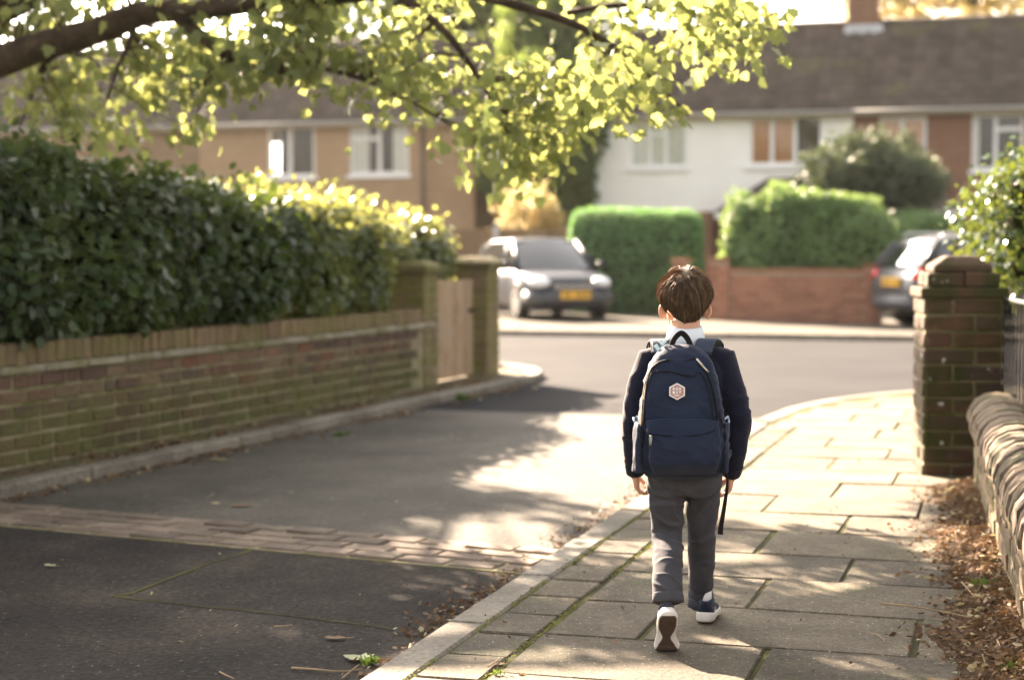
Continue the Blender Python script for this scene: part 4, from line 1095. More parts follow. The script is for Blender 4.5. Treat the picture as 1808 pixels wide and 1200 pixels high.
# ------------------------------------------------------------------ houses across the road
FO = Vector((7.98, 42.5, 0)); FANG = math.atan2(W.y, W.x)
def HF(px, py, depth=0.0):
    """photo pixel -> (local x, local z) on the plane `depth` behind the house fronts"""
    r = ray(px, py); o = FO + N * depth
    t = (o - Vector((0, 0, HCAM))).dot(N) / r.dot(N)
    p = Vector((0, 0, HCAM)) + r * t - FO
    return p.dot(W), p.z
def brick_tex(name, c1, c2, mort, scale=1.0):
    m, t = nt(name)
    tc = nd(t, 'ShaderNodeTexCoord'); mp = nd(t, 'ShaderNodeMapping'); mp.inputs['Rotation'].default_value = (R(90), 0, 0)
    t.links.new(tc.outputs['Object'], mp.inputs['Vector'])
    bt = nd(t, 'ShaderNodeTexBrick', Scale=1.0); bt.inputs['Color1'].default_value = c4(c1); bt.inputs['Color2'].default_value = c4(c2); bt.inputs['Mortar'].default_value = c4(mort)
    bt.inputs['Brick Width'].default_value = 0.225; bt.inputs['Row Height'].default_value = 0.075; bt.inputs['Mortar Size'].default_value = 0.008
    t.links.new(mp.outputs[0], bt.inputs['Vector'])
    geo = nd(t, 'ShaderNodeNewGeometry')
    col = mixc(t, ramp(t, noise_tex(t, geo.outputs['Position'], 0.9, 5, .6), [(.3, 0.0), (.7, .45)]), bt.outputs[0], tuple(x * .7 for x in c1))
    b_ = nd(t, 'ShaderNodeBsdfPrincipled', Roughness=0.9); b_.inputs['Specular IOR Level'].default_value = .2
    t.links.new(col, b_.inputs['Base Color']); bn = nd(t, 'ShaderNodeBump', Strength=.4, Distance=.01); t.links.new(bt.outputs[1], bn.inputs['Height']); bn.invert = True
    t.links.new(bn.outputs[0], b_.inputs['Normal'])
    o_ = nd(t, 'ShaderNodeOutputMaterial'); t.links.new(b_.outputs[0], o_.inputs['Surface']); return m
M['house_brick'] = brick_tex('house_red_brick', (0.26, 0.125, 0.08), (0.20, 0.10, 0.07), (0.30, 0.24, 0.18))
M['house_buff'] = brick_tex('house_buff_brick', (0.42, 0.28, 0.17), (0.35, 0.23, 0.14), (0.42, 0.34, 0.25))
M['house_dark'] = brick_tex('house_brown_brick', (0.27, 0.18, 0.11), (0.22, 0.14, 0.09), (0.32, 0.26, 0.19))
M['render'] = surf('white_render', [(0.84, 0.83, 0.80), (0.90, 0.89, 0.87)], 1.5, 0.9, 0.3, 40, 0.005, 0.2)
M['upvc'] = plain('white_window_plastic', (0.80, 0.80, 0.80), 0.35, 0.5, var=.03)
M['fascia'] = plain('cream_fascia', (0.52, 0.46, 0.38), 0.6, 0.4)
M['lead'] = plain('lead_flashing', (0.42, 0.44, 0.46), 0.6, 0.4)
M['tile'] = surf('brown_roof_tile', [(0.070, 0.056, 0.048), (0.105, 0.085, 0.072)], 1.6, 0.85, 0.4, 30, 0.006, 0.25, rand=0.22, moss=((0.14, 0.13, 0.055), 0.55, 0.54, 0.72))
M['tilestuff'] = surf('brown_roof_tile_far', [(0.080, 0.063, 0.055), (0.11, 0.09, 0.077)], 1.6, 0.85, 0.4, 30, 0.006, 0.25, rand=0.22, island=True)
def glass(name, tint, rough=0.04):
    m, t = nt(name); geo = nd(t, 'ShaderNodeNewGeometry')
    tr = nd(t, 'ShaderNodeBsdfTransparent'); tr.inputs[0].default_value = c4(tint)
    gl = nd(t, 'ShaderNodeBsdfGlossy', Roughness=rough); fr = nd(t, 'ShaderNodeFresnel', IOR=1.5)
    mr = nd(t, 'ShaderNodeMapRange'); mr.inputs[3].default_value = .07; mr.inputs[4].default_value = 1.0; t.links.new(fr.outputs[0], mr.inputs[0])
    mx = nd(t, 'ShaderNodeMixShader'); t.links.new(mr.outputs[0], mx.inputs[0]); t.links.new(tr.outputs[0], mx.inputs[1]); t.links.new(gl.outputs[0], mx.inputs[2])
    o_ = nd(t, 'ShaderNodeOutputMaterial'); t.links.new(mx.outputs[0], o_.inputs['Surface']); return m
M['pane'] = glass('window_glass', (0.9, 0.93, 0.92)); M['room'] = plain('dark_room', (0.05, 0.045, 0.035), 0.9, 0.1)
M['curtain'] = plain('peach_curtain', (0.80, 0.46, 0.28), 0.9, 0.1); M['curtain_pale'] = plain('pale_curtain', (0.90, 0.88, 0.84), 0.9, 0.1)  # peach paints the panes' orange reflection; only the pale one is cloth
TH = 0.28
def wall_with_openings(root, x0, x1, z0, z1, holes, mat, name='wall'):
    xs = sorted({x0, x1, *[h[0] for h in holes], *[h[1] for h in holes]}); zs = sorted({z0, z1, *[h[2] for h in holes], *[h[3] for h in holes]})
    mb = MB()
    for a, b_ in zip(xs, xs[1:]):
        run = None
        for c_, d in zip(zs, zs[1:]):
            if any(h[0] <= (a + b_) / 2 <= h[1] and h[2] <= (c_ + d) / 2 <= h[3] for h in holes): continue
            mb.box(a, b_, 0, TH, c_, d)
    return mb.build(name, mat, root)
def window(root, x0, x1, z0, z1, cols, curtain_or_reflection=None, sill=True, head=.0):
    """casement window: cols = list of (width share, transom height share or None)"""
    fw_, fy = .075, .05
    w = MB()
    w.box(x0, x1, fy, fy + .08, z0, z0 + fw_); w.box(x0, x1, fy, fy + .08, z1 - fw_, z1); w.box(x0, x0 + fw_, fy, fy + .08, z0 + fw_, z1 - fw_); w.box(x1 - fw_, x1, fy, fy + .08, z0 + fw_, z1 - fw_)
    win = w.build('window', M['upvc'], root)
    x = x0 + fw_; tot = x1 - x0 - 2 * fw_
    for i, (sh_, tr) in enumerate(cols):
        xe = x + tot * sh_
        if i: MB().box(x - .045, x + .045, fy - .004, fy + .084, z0 + fw_, z1 - fw_).build('mullion', M['upvc'], win)
        if tr: MB().box(x + .045 * (i > 0), xe - .045 * (i < len(cols) - 1), fy - .008, fy + .08, z0 + (z1 - z0) * tr - .05, z0 + (z1 - z0) * tr + .05).build('transom', M['upvc'], win)
        MB().add([(x + .002, fy + .03, z0 + fw_ + .002), (xe - .002, fy + .03, z0 + fw_ + .002), (xe - .002, fy + .03, z1 - fw_ - .002), (x + .002, fy + .03, z1 - fw_ - .002)], [(0, 1, 2, 3)]).build('pane', M['pane'], win)
        x = xe
    MB().box(x0 + .01, x1 - .01, TH - .03, TH + .9, z0 + .01, z1 - .01)
    bx_ = MB(); bx_.add([(x0, TH + .6, z0 - .3), (x1, TH + .6, z0 - .3), (x1, TH + .6, z1 + .2), (x0, TH + .6, z1 + .2)], [(0, 1, 2, 3)]); bx_.build('room', M['room'], win)
    if curtain_or_reflection:
        for ca, cb, cm_ in curtain_or_reflection:
            n = 12; mb = MB(); top = []; bot = []
            for i in range(n + 1):
                xx = x0 + (x1 - x0) * (ca + (cb - ca) * i / n); yy = .16 + .02 * math.sin(i * 2.3)
                top.append((xx, yy, z1 - .02)); bot.append((xx, yy, z0 + .02))
            mb.v = top + bot; mb.f = [(i, i + 1, n + 2 + i, n + 1 + i) for i in range(n)]
            mb.build('curtain', cm_, win)
    if sill: MB().box(x0 - .08, x1 + .08, -.09, .10, z0 - .11, z0 - .005).build('sill', M['upvc'], win, bevel=.01)
    return win
EZ, RISE, RUN = 4.92, 2.34, 3.55
def tile_mesh(w, l):
    n = 4; v = []; th = .028
    for yy, dz in ((0, .0), (l, .0)):
        for i in range(n + 1):
            v.append((w * (i / n - .5), yy, .022 * math.sin(math.pi * 2 * i / n) + dz + (.03 if yy == 0 else 0)))
    for i in range(n + 1): v.append((w * (i / n - .5), 0, .022 * math.sin(math.pi * 2 * i / n) + .03 - th))
    k = n + 1
    f = [(i, i + 1, k + i + 1, k + i) for i in range(n)] + [(i + 1, i, 2 * k + i, 2 * k + i + 1) for i in range(n)]
    return v, f
def roof(root, x0, x1, verge=.0, limit=300, order=1, tw=.30, nrow=12):
    sl = math.hypot(RUN + .35, RISE * (RUN + .35) / RUN); ang = math.atan2(RISE, RUN)
    y0, ze = -.35, EZ - .35 * RISE / RUN + .05
    rf = MB().add([(x0, y0, ze - .03), (x1, y0, ze - .03), (x1, RUN, EZ + RISE + .02), (x0, RUN, EZ + RISE + .02), (x1, 2 * RUN + .35, ze - .03), (x0, 2 * RUN + .35, ze - .03)], [(0, 1, 2, 3), (3, 2, 4, 5)]).build('roof', M['tilestuff'], root)
    exp = sl / nrow; nc = int((x1 - x0) / tw); tw = (x1 - x0) / nc
    v, f = tile_mesh(tw * .985, exp * 1.12)
    tm_ = mesh_from(v, f, 'roof_tile', True); tm_.materials.append(M['tile'])
    todo = []
    for c_ in range(nc):
        for r_ in range(nrow):
            d = r_ * exp
            todo.append((x0 + (c_ + .5) * tw, y0 + math.cos(ang) * d, ze + .015 + math.sin(ang) * d))
    if order < 0: todo.sort(key=lambda q: -q[0])
    rest = MB()
    rot = Matrix.Rotation(ang - .012, 4, 'X')
    for i, q in enumerate(todo):
        if i < limit: link('roof_tile', tm_, None, rf, q, (ang - .012 + rnd.uniform(-.006, .006), rnd.uniform(-.01, .01), 0))
        else: rest.add([rot @ Vector(p) + Vector(q) for p in v], f)
    if rest.v:
        o = rest.build('roof_tiles', M['tilestuff'], rf); tag(o, kind='stuff')
    # ridge
    MB().tube([(x0, RUN, EZ + RISE + .03), (x1, RUN, EZ + RISE + .03)], .11, 10).build('ridge', M['tilestuff'], rf, True)
    MB().box(x0, x1, -.30, -.26, ze - .16, ze - .02).build('fascia', M['fascia'], root)
    MB().tube([(x0, -.38, ze - .06), (x1, -.38, ze - .06)], .055, 8).build('gutter', plain('gutter_grey', (0.30, 0.29, 0.27), .5, .4), root, True)
    return rf
def hrect(l, r_, t, b_):
    x0, za = HF(l, (t + b_) / 2); x1, _ = HF(r_, (t + b_) / 2); xm = (l + r_) / 2
    return x0, x1, HF(xm, b_)[1], HF(xm, t)[1]

# --- white rendered house
wx0, wx1 = HF(1047, 300)[0], HF(1506, 300)[0]
wh = thing('white_house', 'white rendered house with brown tiled roof behind the clipped hedge', 'house', FO, FANG)
W3 = hrect(1322, 1452, 205, 292); W4 = hrect(1112, 1212, 216, 296); GZ = HF(1130, 374)[1]
wall_with_openings(wh, wx0, wx1, GZ, EZ, [W3, W4], M['render'])
wall_with_openings(wh, wx0, wx1, -.2, GZ - .002, [], M['house_brick'], 'lower_wall')
MB().box(wx0, wx0 + TH, TH, 2 * RUN, -.2, EZ - .003).build('side_wall', M['render'], wh)
MB().add([(wx0 + .02, 0.01, EZ), (wx0 + .02, 2 * RUN, EZ), (wx0 + .02, RUN, EZ + RISE)], [(0, 1, 2)]).build('gable', M['render'], wh)
window(wh, *W3, [(.30, None), (.34, None), (.36, None)], [(.04, .30, M['curtain']), (.34, .60, M['curtain'])])
window(wh, *W4, [(.34, None), (.32, .72), (.34, None)], [(0, 1, M['curtain_pale'])])
roof(wh, wx0 - .12, wx1 - .002, tw=.31)
dpx = HF(1219, 420)[0]
MB().tube([(dpx, -.1, -.1), (dpx, -.1, GZ + .1)], .09, 10).build('downpipe', M['upvc'], wh, True)
MB().box(HF(1226, 420)[0], HF(1262, 420)[0], -.35, -.002, -.1, GZ - .01).build('porch_pier', M['house_brick'], wh)
# lean-to porch roof with hipped ends
qx0, qx1 = HF(1258, 372, -1.3)[0], HF(1700, 372, -1.3)[0]; pz_e, pz_t = HF(1330, 374, -1.3)[1], HF(1400, 313)[1]
MB().add([(qx0, -1.3, pz_e), (qx1, -1.3, pz_e), (qx1 - .9, -.003, pz_t), (qx0 + 1.2, -.003, pz_t), (qx0, -.003, pz_e), (qx1, -.003, pz_e)], [(0, 1, 2, 3), (0, 3, 4), (1, 5, 2), (0, 4, 5, 1)]).build('porch_roof', M['tilestuff'], wh)
MB().box(qx0 + .05, qx1 - .05, -1.28, -1.24, pz_e - .16, pz_e - .01).build('porch_fascia', M['upvc'], wh)
for f_ in (.12, .34, .62, .86):
    xx = qx0 + (qx1 - qx0) * f_; MB().box(xx - .12, xx + .12, -1.22, -.98, -.1, pz_e - .02).build('porch_post', M['house_brick'], wh)

# --- red brick house
bx0, bx1 = wx1 + .003, HF(1990, 300)[0]
bh = thing('brick_house', 'red brick house with chimney and white casement windows beyond the red garden wall', 'house', FO, FANG)
W1 = hrect(1716, 1808, 200, 300); W2 = hrect(1552, 1636, 206, 292)
wall_with_openings(bh, bx0, bx1, -.2, EZ, [W1, W2], M['house_brick'])
MB().box(bx1 - TH, bx1, TH, 2 * RUN, -.2, EZ - .003).build('side_wall', M['house_brick'], bh)
window(bh, *W1, [(.45, None), (.55, .72)], [(.02, .14, M['curtain_pale'])])
window(bh, *W2, [(.48, None), (.52, None)], [(.0, .46, M['curtain']), (.52, 1, M['curtain'])])
roof(bh, bx0, bx1 + .12, order=1, tw=.31)
MB().box(bx0, bx1, -.06, -.001, EZ - .20, EZ - .02).build('eaves_band', M['fascia'], bh)
cx0, cx1 = HF(1500, 20, RUN)[0], HF(1551, 20, RUN)[0]; cz = HF(1520, 62, RUN)[1]
ch_ = MB().box(cx0, cx1, RUN - .45, RUN + .45, cz - .4, cz + 2.6).build('chimney', M['house_brick'], bh)
MB().box(cx0 - .06, cx1 + .06, RUN - .51, RUN + .51, cz + 2.45, cz + 2.75).build('chimney_top', M['house_brick'], ch_)
for q in (-.2, .2): MB().tube([((cx0 + cx1) / 2 + q, RUN, cz + 2.7), ((cx0 + cx1) / 2 + q, RUN, cz + 3.2)], [.13, .11], 12).build('chimney_pot', plain('terracotta', (.42, .20, .12), .8, .2), ch_, True)
fa, fb = HF(1485, 60, RUN - .6)[0], HF(1563, 60, RUN - .6)[0]
MB().add([(fa, RUN - .60, cz - .20), (fb, RUN - .60, cz - .20), (fb - .1, RUN - .455, cz + .22), (fa + .1, RUN - .455, cz + .22), (fa, RUN - .40, cz - .2), (fb, RUN - .40, cz - .2)], [(0, 1, 2, 3), (0, 3, 4), (1, 5, 2)]).build('flashing', M['lead'], ch_)

# --- buff brick terrace on the left, behind the tree
tx0, tx1 = HF(-420, 260)[0], HF(838, 260)[0]; tm0 = HF(352, 260)[0]
th_ = thing('terrace_house', 'buff brick terraced house with two white windows seen beneath the tree', 'house', FO, FANG)
W5 = hrect(472, 556, 222, 312); W6 = hrect(617, 722, 217, 308)
W7 = hrect(600, 700, 420, 520)
wall_with_openings(th_, tm0 + .003, tx1, -.2, EZ, [W5, W6], M['house_buff'])
MB().box(tx1 - TH, tx1, TH, 2 * RUN, -.2, EZ - .003).build('side_wall', M['house_buff'], th_)
MB().add([(tx1 - .01, 0.01, EZ), (tx1 - .01, 2 * RUN, EZ), (tx1 - .01, RUN, EZ + RISE)], [(0, 1, 2)]).build('gable', M['house_buff'], th_)
window(th_, *W5, [(.46, None), (.54, None)]); window(th_, *W6, [(.5, .70), (.5, None)], [(0, .3, M['curtain_pale']), (.7, 1, M['curtain_pale'])])
roof(th_, tm0 + .003, tx1 + .12, order=-1, tw=.31)
MB().box(tm0 + .003, tx1, -.05, -.001, EZ - .22, EZ - .03).build('eaves_band', M['upvc'], th_)
d2 = HF(748, 320)[0]; MB().tube([(d2, -.1, -.1), (d2, -.1, EZ - .25)], .055, 8).build('downpipe', plain('pipe_brown', (.16, .12, .09), .6, .3), th_, True)
nh = thing('terrace_house', 'brown brick house with pale drainpipe above the dark leafy hedge', 'house', FO, FANG)
wall_with_openings(nh, tx0, tm0, -.2, EZ, [], M['house_dark'])
MB().box(tx0, tx0 + TH, TH, 2 * RUN, -.2, EZ - .003).build('side_wall', M['house_dark'], nh)
roof(nh, tx0 - .12, tm0, order=-1, tw=.31)
d1 = HF(184, 240)[0]; MB().tube([(d1, -.1, -.1), (d1, -.1, EZ - .2)], .08, 8).build('downpipe', plain('pipe_grey', (.45, .47, .50), .5, .4), nh, True)

# ------------------------------------------------------------------ red garden wall, posts and fence across the road
ra_, rb_ = G(1252, 566), G(1548, 573)
rd_ = (rb_ - ra_).normalized(); RL = (rb_ - ra_).length; RANG = math.atan2(rd_.y, rd_.x)
rw = thing('garden_wall', 'red brick front garden wall with end piers below the leafy hedge', 'wall', (ra_.x, ra_.y, -.02), RANG)
RH = 0.93
MB().box(.1, RL - .1, .008, .22, -.1, RH).build('mortar_core', M['redmortar'], rw)
rbm = block_meshes('brick', .262, .05, .082, M['redbrick'], 4, .005, .006)
for c_ in range(int(RH / .094)):
    x = .30 + (.14 if c_ % 2 else 0)
    while x < RL - .40:
        link('brick', rbm[rnd.randrange(4)], None, rw, (x + .14, .026, .05 + c_ * .094)); x += .276
MB().box(.3, RL - .2, -.03, .25, RH + .002, RH + .06).build('coping', M['redbrick'], rw, bevel=.01)
for xx, hh, ww in ((0, 1.12, .40), (RL - .22, 1.02, .24)):
    MB().box(xx + .006, xx + ww - .006, -.04, .26, -.1, hh).build('pier', M['redmortar'], rw)
    pm = block_meshes('brick', ww / 2 - .012, .05, .082, M['redbrick'], 3, .005, .005)
    for c_ in range(int(hh / .094)):
        for q in (.25, .75): link('brick', pm[rnd.randrange(3)], None, rw, (xx + ww * q, -.022, .05 + c_ * .094))
    MB().box(xx - .03, xx + ww + .03, -.075, .29, hh + .002, hh + .06).build('pier_cap', M['redbrick'], rw, bevel=.01)
gp = G(1198, 562)
gp_t = thing('gate_post', 'short red brick gate post beside the clipped hedge', 'gate post', (gp.x, gp.y, 0), RANG)
MB().box(-.13, .13, 0, .26, -.1, 1.08).build('pier', M['redmortar'], gp_t)
pm = block_meshes('brick', .115, .05, .082, M['redbrick'], 3, .005, .005)
for c_ in range(11):
    for q in (-.063, .063): link('brick', pm[rnd.randrange(3)], None, gp_t, (q, .018, .05 + c_ * .094))
MB().box(-.17, .17, -.04, .30, 1.082, 1.14).build('cap', M['redbrick'], gp_t, bevel=.01)
# close-boarded fence behind the parked car
f0, f1 = P(760, 520, 38.5), P(1010, 520, 37.4)
fd_ = (f1 - f0); fd_.z = 0; FL = fd_.length; fd_.normalize()
fz = P(900, 404, 38).z
fence = thing('fence', 'brown wooden board fence behind the dark parked car', 'fence', (f0.x, f0.y, 0), math.atan2(fd_.y, fd_.x))
M['fencewood'] = surf('fence_wood', [(0.15, 0.10, 0.06), (0.22, 0.155, 0.10)], 3, .85, .4, 30, .004, .2, rand=.2)
fm_ = block_meshes('board', .138, .02, fz, M['fencewood'], 3, .003, .004)
for i in range(int(FL / .145)): link('board', fm_[i % 3], None, fence, (.07 + i * .145, 0, fz / 2))
for i in range(int(FL / 1.6) + 1): MB().box(i * 1.6 - .05, i * 1.6 + .05, -.12, -.013, -.1, fz + .08).build('post', M['lead'] if i == 1 else M['fencewood'], fence)
MB().box(0, FL, .012, .06, fz * .75, fz * .75 + .08).build('rail', M['fencewood'], fence)
# ------------------------------------------------------------------ vegetation
import numpy as np
OVAL = (np.array([(0, 0), (.30, .22), (.40, .50), (.26, .80), (0, 1), (-.26, .80), (-.40, .50), (-.30, .22)], float), [tuple(range(8))])
SMALL = (np.array([(0, 0), (.40, .42), (0, 1), (-.40, .42)], float), [(0, 1, 2, 3)])
MAPLE = (np.array([(0, 0), (.20, .10), (.52, .08), (.40, .30), (.62, .50), (.33, .56), (.26, .80), (0, 1.08), (-.26, .80), (-.33, .56), (-.62, .50), (-.40, .30), (-.52, .08), (-.20, .10)], float), [tuple(range(14))])
CRISP = (np.array([(0, 0), (.22, .2), (.36, .45), (.20, .62), (.24, .85), (0, 1), (-.22, .78), (-.34, .5), (-.2, .25)], float), [tuple(range(9))])
def leaves(name, pos, dirs, sizes, tmpl, mat, parent=None, seed=1, width=1.0, curl=.25, nrm=None):
    """one mesh of many leaves: pos (n,3) base points, dirs (n,3) directions the leaves point, nrm (n,3) preferred face normal"""
    g = np.random.default_rng(seed); pos = np.asarray(pos, float); d = np.asarray(dirs, float); n = len(pos)
    d /= np.linalg.norm(d, axis=1, keepdims=True) + 1e-9
    up = g.normal(size=(n, 3)) if nrm is None else np.asarray(nrm, float) + g.normal(size=(n, 3)) * .45
    s = np.cross(d, up); s /= np.linalg.norm(s, axis=1, keepdims=True) + 1e-9
    nn = np.cross(s, d)
    T, faces = tmpl; k = len(T); sizes = np.asarray(sizes, float)
    cu = curl * g.uniform(-.5, 1.2, n)
    x = T[:, 0][None, :] * width; y = T[:, 1][None, :]
    z = -(cu[:, None] * y * y) - (curl * .8) * np.abs(x) * g.uniform(-.3, 1, n)[:, None]
    V = pos[:, None, :] + (s[:, None, :] * x[:, :, None] + d[:, None, :] * y[:, :, None] + nn[:, None, :] * z[:, :, None]) * sizes[:, None, None]
    V = V.reshape(-1, 3)
    m = bpy.data.meshes.new(name); m.vertices.add(n * k); m.vertices.foreach_set('co', V.ravel())
    fl = [len(f) for f in faces]; idx = np.concatenate([np.array(f) for f in faces])
    m.loops.add(n * len(idx)); m.loops.foreach_set('vertex_index', (np.arange(n)[:, None] * k + idx[None, :]).ravel().astype(np.int32))
    tot = np.tile(np.array(fl), n); st = np.concatenate([[0], np.cumsum(tot)[:-1]])
    m.polygons.add(n * len(faces)); m.polygons.foreach_set('loop_start', st.astype(np.int32)); m.polygons.foreach_set('loop_total', tot.astype(np.int32))
    m.update(calc_edges=True); m.validate()
    return link(name, m, mat, parent)
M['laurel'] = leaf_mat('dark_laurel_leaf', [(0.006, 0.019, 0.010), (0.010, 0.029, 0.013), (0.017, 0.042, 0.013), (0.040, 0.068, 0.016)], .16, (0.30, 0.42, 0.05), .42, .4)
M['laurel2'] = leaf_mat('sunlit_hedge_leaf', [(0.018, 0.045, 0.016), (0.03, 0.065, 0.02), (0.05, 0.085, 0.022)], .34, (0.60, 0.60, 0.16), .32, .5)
M['maple'] = leaf_mat('maple_leaf', [(0.022, 0.046, 0.014), (0.038, 0.068, 0.018), (0.06, 0.092, 0.024)], .45, (0.60, 0.64, 0.20), .42, .4)
M['clipped'] = leaf_mat('clipped_hedge_leaf', [(0.09, 0.23, 0.085), (0.12, 0.29, 0.11), (0.16, 0.34, 0.14)], .25, (0.25, 0.42, 0.08), .45, .35)
M['hedge3'] = leaf_mat('garden_hedge_leaf', [(0.055, 0.14, 0.05), (0.09, 0.19, 0.07), (0.15, 0.25, 0.105)], .25, (0.40, 0.50, 0.12), .4, .4)
M['grey_shrub'] = leaf_mat('grey_green_leaf', [(0.026, 0.042, 0.028), (0.040, 0.060, 0.036), (0.058, 0.078, 0.046)], .15, (0.25, 0.32, 0.12), .5, .35)
M['shiny'] = leaf_mat('glossy_shrub_leaf', [(0.02, 0.05, 0.012), (0.035, 0.075, 0.016), (0.06, 0.11, 0.02)], .12, (0.45, 0.52, 0.06), .16, .9)
M['gold'] = leaf_mat('golden_leaf', [(0.30, 0.27, 0.10), (0.40, 0.36, 0.15), (0.38, 0.22, 0.10)], .35, (0.70, 0.62, 0.30), .45, .35)
M['deep'] = leaf_mat('deep_green_leaf', [(0.022, 0.052, 0.018), (0.042, 0.082, 0.024), (0.065, 0.105, 0.03)], .35, (0.36, 0.46, 0.10), .5, .3)
M['core'] = surf('hedge_inside', [(0.010, 0.012, 0.006), (0.022, 0.022, 0.010)], 6, .95, .8, 20, .03, .05)  # dark filling added inside foliage to block light
def lumpy_box(x0, x1, y0f, y1, z0, topf, nx=30, nz=10, rr=.25, amp=.06, seed=0.0):
    """closed lumpy volume as rings along x; returns rings; topf(x) gives top height"""
    rings = []
    for i in range(nx + 1):
        x = x0 + (x1 - x0) * i / nx; zt = topf(x); ring = []; y0 = y0f(x) if callable(y0f) else y0f
        e = min(i, nx - i) / nx * (x1 - x0); sh = min(1.0, .35 + (e / max(.01, rr)) * .65) if e < rr else 1.0
        cy, cz = (y0 + y1) / 2, (z0 + zt) / 2; hy, hz = (y1 - y0) / 2 * sh, (zt - z0) / 2 * (.8 + .2 * sh)
        for j_ in range(28):
            a = 2 * math.pi * j_ / 28; ca, sa = math.cos(a), math.sin(a); pe = 4.0
            y = cy + hy * math.copysign(abs(ca) ** (2 / pe), ca); z = cz + hz * math.copysign(abs(sa) ** (2 / pe), sa)
            k = 1 + amp / max(.1, hy) * noise.noise(Vector((x * 1.7 + seed, y * 2.1, z * 2.1)))
            ring.append((x, cy + (y - cy) * k, cz + (z - cz) * (1 + (k - 1) * .6)))
        rings.append(ring)
    return rings
def surface_points(rings, n, seed, cap=True):
    """random points and outward normals on a ring surface"""
    m = MB().rings(rings); me = mesh_from(m.v, m.f, 'tmp')
    bm = bmesh.new(); bm.from_mesh(me); bmesh.ops.recalc_face_normals(bm, faces=list(bm.faces)); bmesh.ops.triangulate(bm, faces=list(bm.faces)); bm.to_mesh(me); bm.free()
    v = np.zeros(len(me.vertices) * 3); me.vertices.foreach_get('co', v); v = v.reshape(-1, 3)
    t = np.zeros(len(me.polygons) * 3, np.int32); me.polygons.foreach_get('vertices', t); t = t.reshape(-1, 3)
    a, b_, c_ = v[t[:, 0]], v[t[:, 1]], v[t[:, 2]]; cr = np.cross(b_ - a, c_ - a); ar = np.linalg.norm(cr, axis=1)
    g = np.random.default_rng(seed); pick = g.choice(len(t), n, p=ar / ar.sum()); r1, r2 = np.sqrt(g.random(n)), g.random(n)
    p = (1 - r1)[:, None] * a[pick] + (r1 * (1 - r2))[:, None] * b_[pick] + (r1 * r2)[:, None] * c_[pick]
    nrm = cr[pick] / (ar[pick][:, None] + 1e-12); bpy.data.meshes.remove(me)
    return p, nrm, g
def hedge(name, label, cat, loc, rotz, rings, n, size, mat, tmpl=OVAL, depth=.14, droop=.5, seed=1, width=1.0, flat=0.0, group=None, shrink=.86, tops=None):
    root = thing(name, label, cat, loc, rotz, group)
    p, nr, g = surface_points(rings, n, seed)
    off = depth * (g.random(n) ** 1.5) - depth * .25
    # looser and denser patches
    pos = p - nr * off[:, None] + g.normal(size=(n, 3)) * size * .3
    d = nr * (.7 - flat * .5) + g.normal(size=(n, 3)) * (.55 if not flat else .35); d[:, 2] -= droop * .6
    leaves('foliage', pos, d, size * g.uniform(.65, 1.25, n), tmpl, mat, root, seed, width, .25, nr + np.array([0, 0, .35]))
    c = np.mean([np.mean(np.array(r_), axis=0) for r_ in rings], axis=0)
    core = []
    for r_ in rings:
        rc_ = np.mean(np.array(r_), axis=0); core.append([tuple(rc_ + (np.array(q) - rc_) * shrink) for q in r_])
    MB().rings(core).build('branches', M['core'], root, True)  # solid dark core added to stop light passing, not modelled branches
    if tops is not None:                              # loose shoots standing above the top
        pp, dd, ss = tops; tag(leaves('shoots', pp, dd, ss, tmpl, mat, root, seed + 9, width, .2), kind='stuff')
    return root
def shoots(rings, n, seed, size):
    p, nr, g_ = surface_points(rings, n * 4, seed)
    k = (nr[:, 2] > .2); p, nr = p[k][:n], nr[k][:n]; keep = np.array([noise.noise(Vector(q) * 2.6) > -.05 for q in p]); p = p[keep]; m_ = len(p)
    h = g_.random(m_) ** 2 * .24; p = p + np.stack([g_.normal(size=m_) * .04, g_.normal(size=m_) * .04, h], 1)
    return p, np.stack([g_.normal(size=m_) * .6, g_.normal(size=m_) * .6, np.ones(m_) * .7], 1), size * g_.uniform(.6, 1.2, m_)
# --- left hedge on the brick wall, two stretches
def tab_fn(tb): return lambda x: lerp_tab(tb, x)
def lerp_tab(tb, t):
    if t <= tb[0][0]: return tb[0][1]
    for (a, x0), (b_, x1) in zip(tb, tb[1:]):
        if t <= b_: return x0 + (x1 - x0) * (t - a) / (b_ - a)
    return tb[-1][1]
def wall_s(px):                                       # distance along the left wall at a photo column
    r = ray(px, 440); n2 = Vector((-wd.y, wd.x, 0)); t = wa.dot(n2) / r.dot(n2); return (Vector((r.x * t, r.y * t, 0)) - Vector((wa.x, wa.y, 0))).dot(wd)
sA, sB, sC = wall_s(0), wall_s(560), wall_s(818) + .9
def ztop(px, py):
    p = P(px, py, (wa + wd * wall_s(px)).y); return p.z
hA = lumpy_box(-3.9, sB, -.03, 1.15, .84, tab_fn([(-3.9, ztop(0, 235)), (-1.6, ztop(0, 235)), (sA, ztop(0, 262)), (wall_s(200), ztop(200, 288)), (wall_s(400), ztop(400, 335)), (sB, ztop(545, 372))]), 76, 10, .35, .26, 3.0)
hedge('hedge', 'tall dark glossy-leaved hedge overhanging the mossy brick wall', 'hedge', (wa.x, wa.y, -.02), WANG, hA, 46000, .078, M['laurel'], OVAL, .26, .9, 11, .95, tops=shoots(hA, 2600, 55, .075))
hB = lumpy_box(sB - .25, sC, lambda x: .03 if x < wall_s(690) else min(.42, (x - wall_s(690)) * .9), 1.25, .80, tab_fn([(sB, ztop(560, 352)), (wall_s(650), ztop(650, 362)), (wall_s(740), ztop(740, 385)), (sC, ztop(800, 402))]), 40, 10, .12, .20, 9.0)
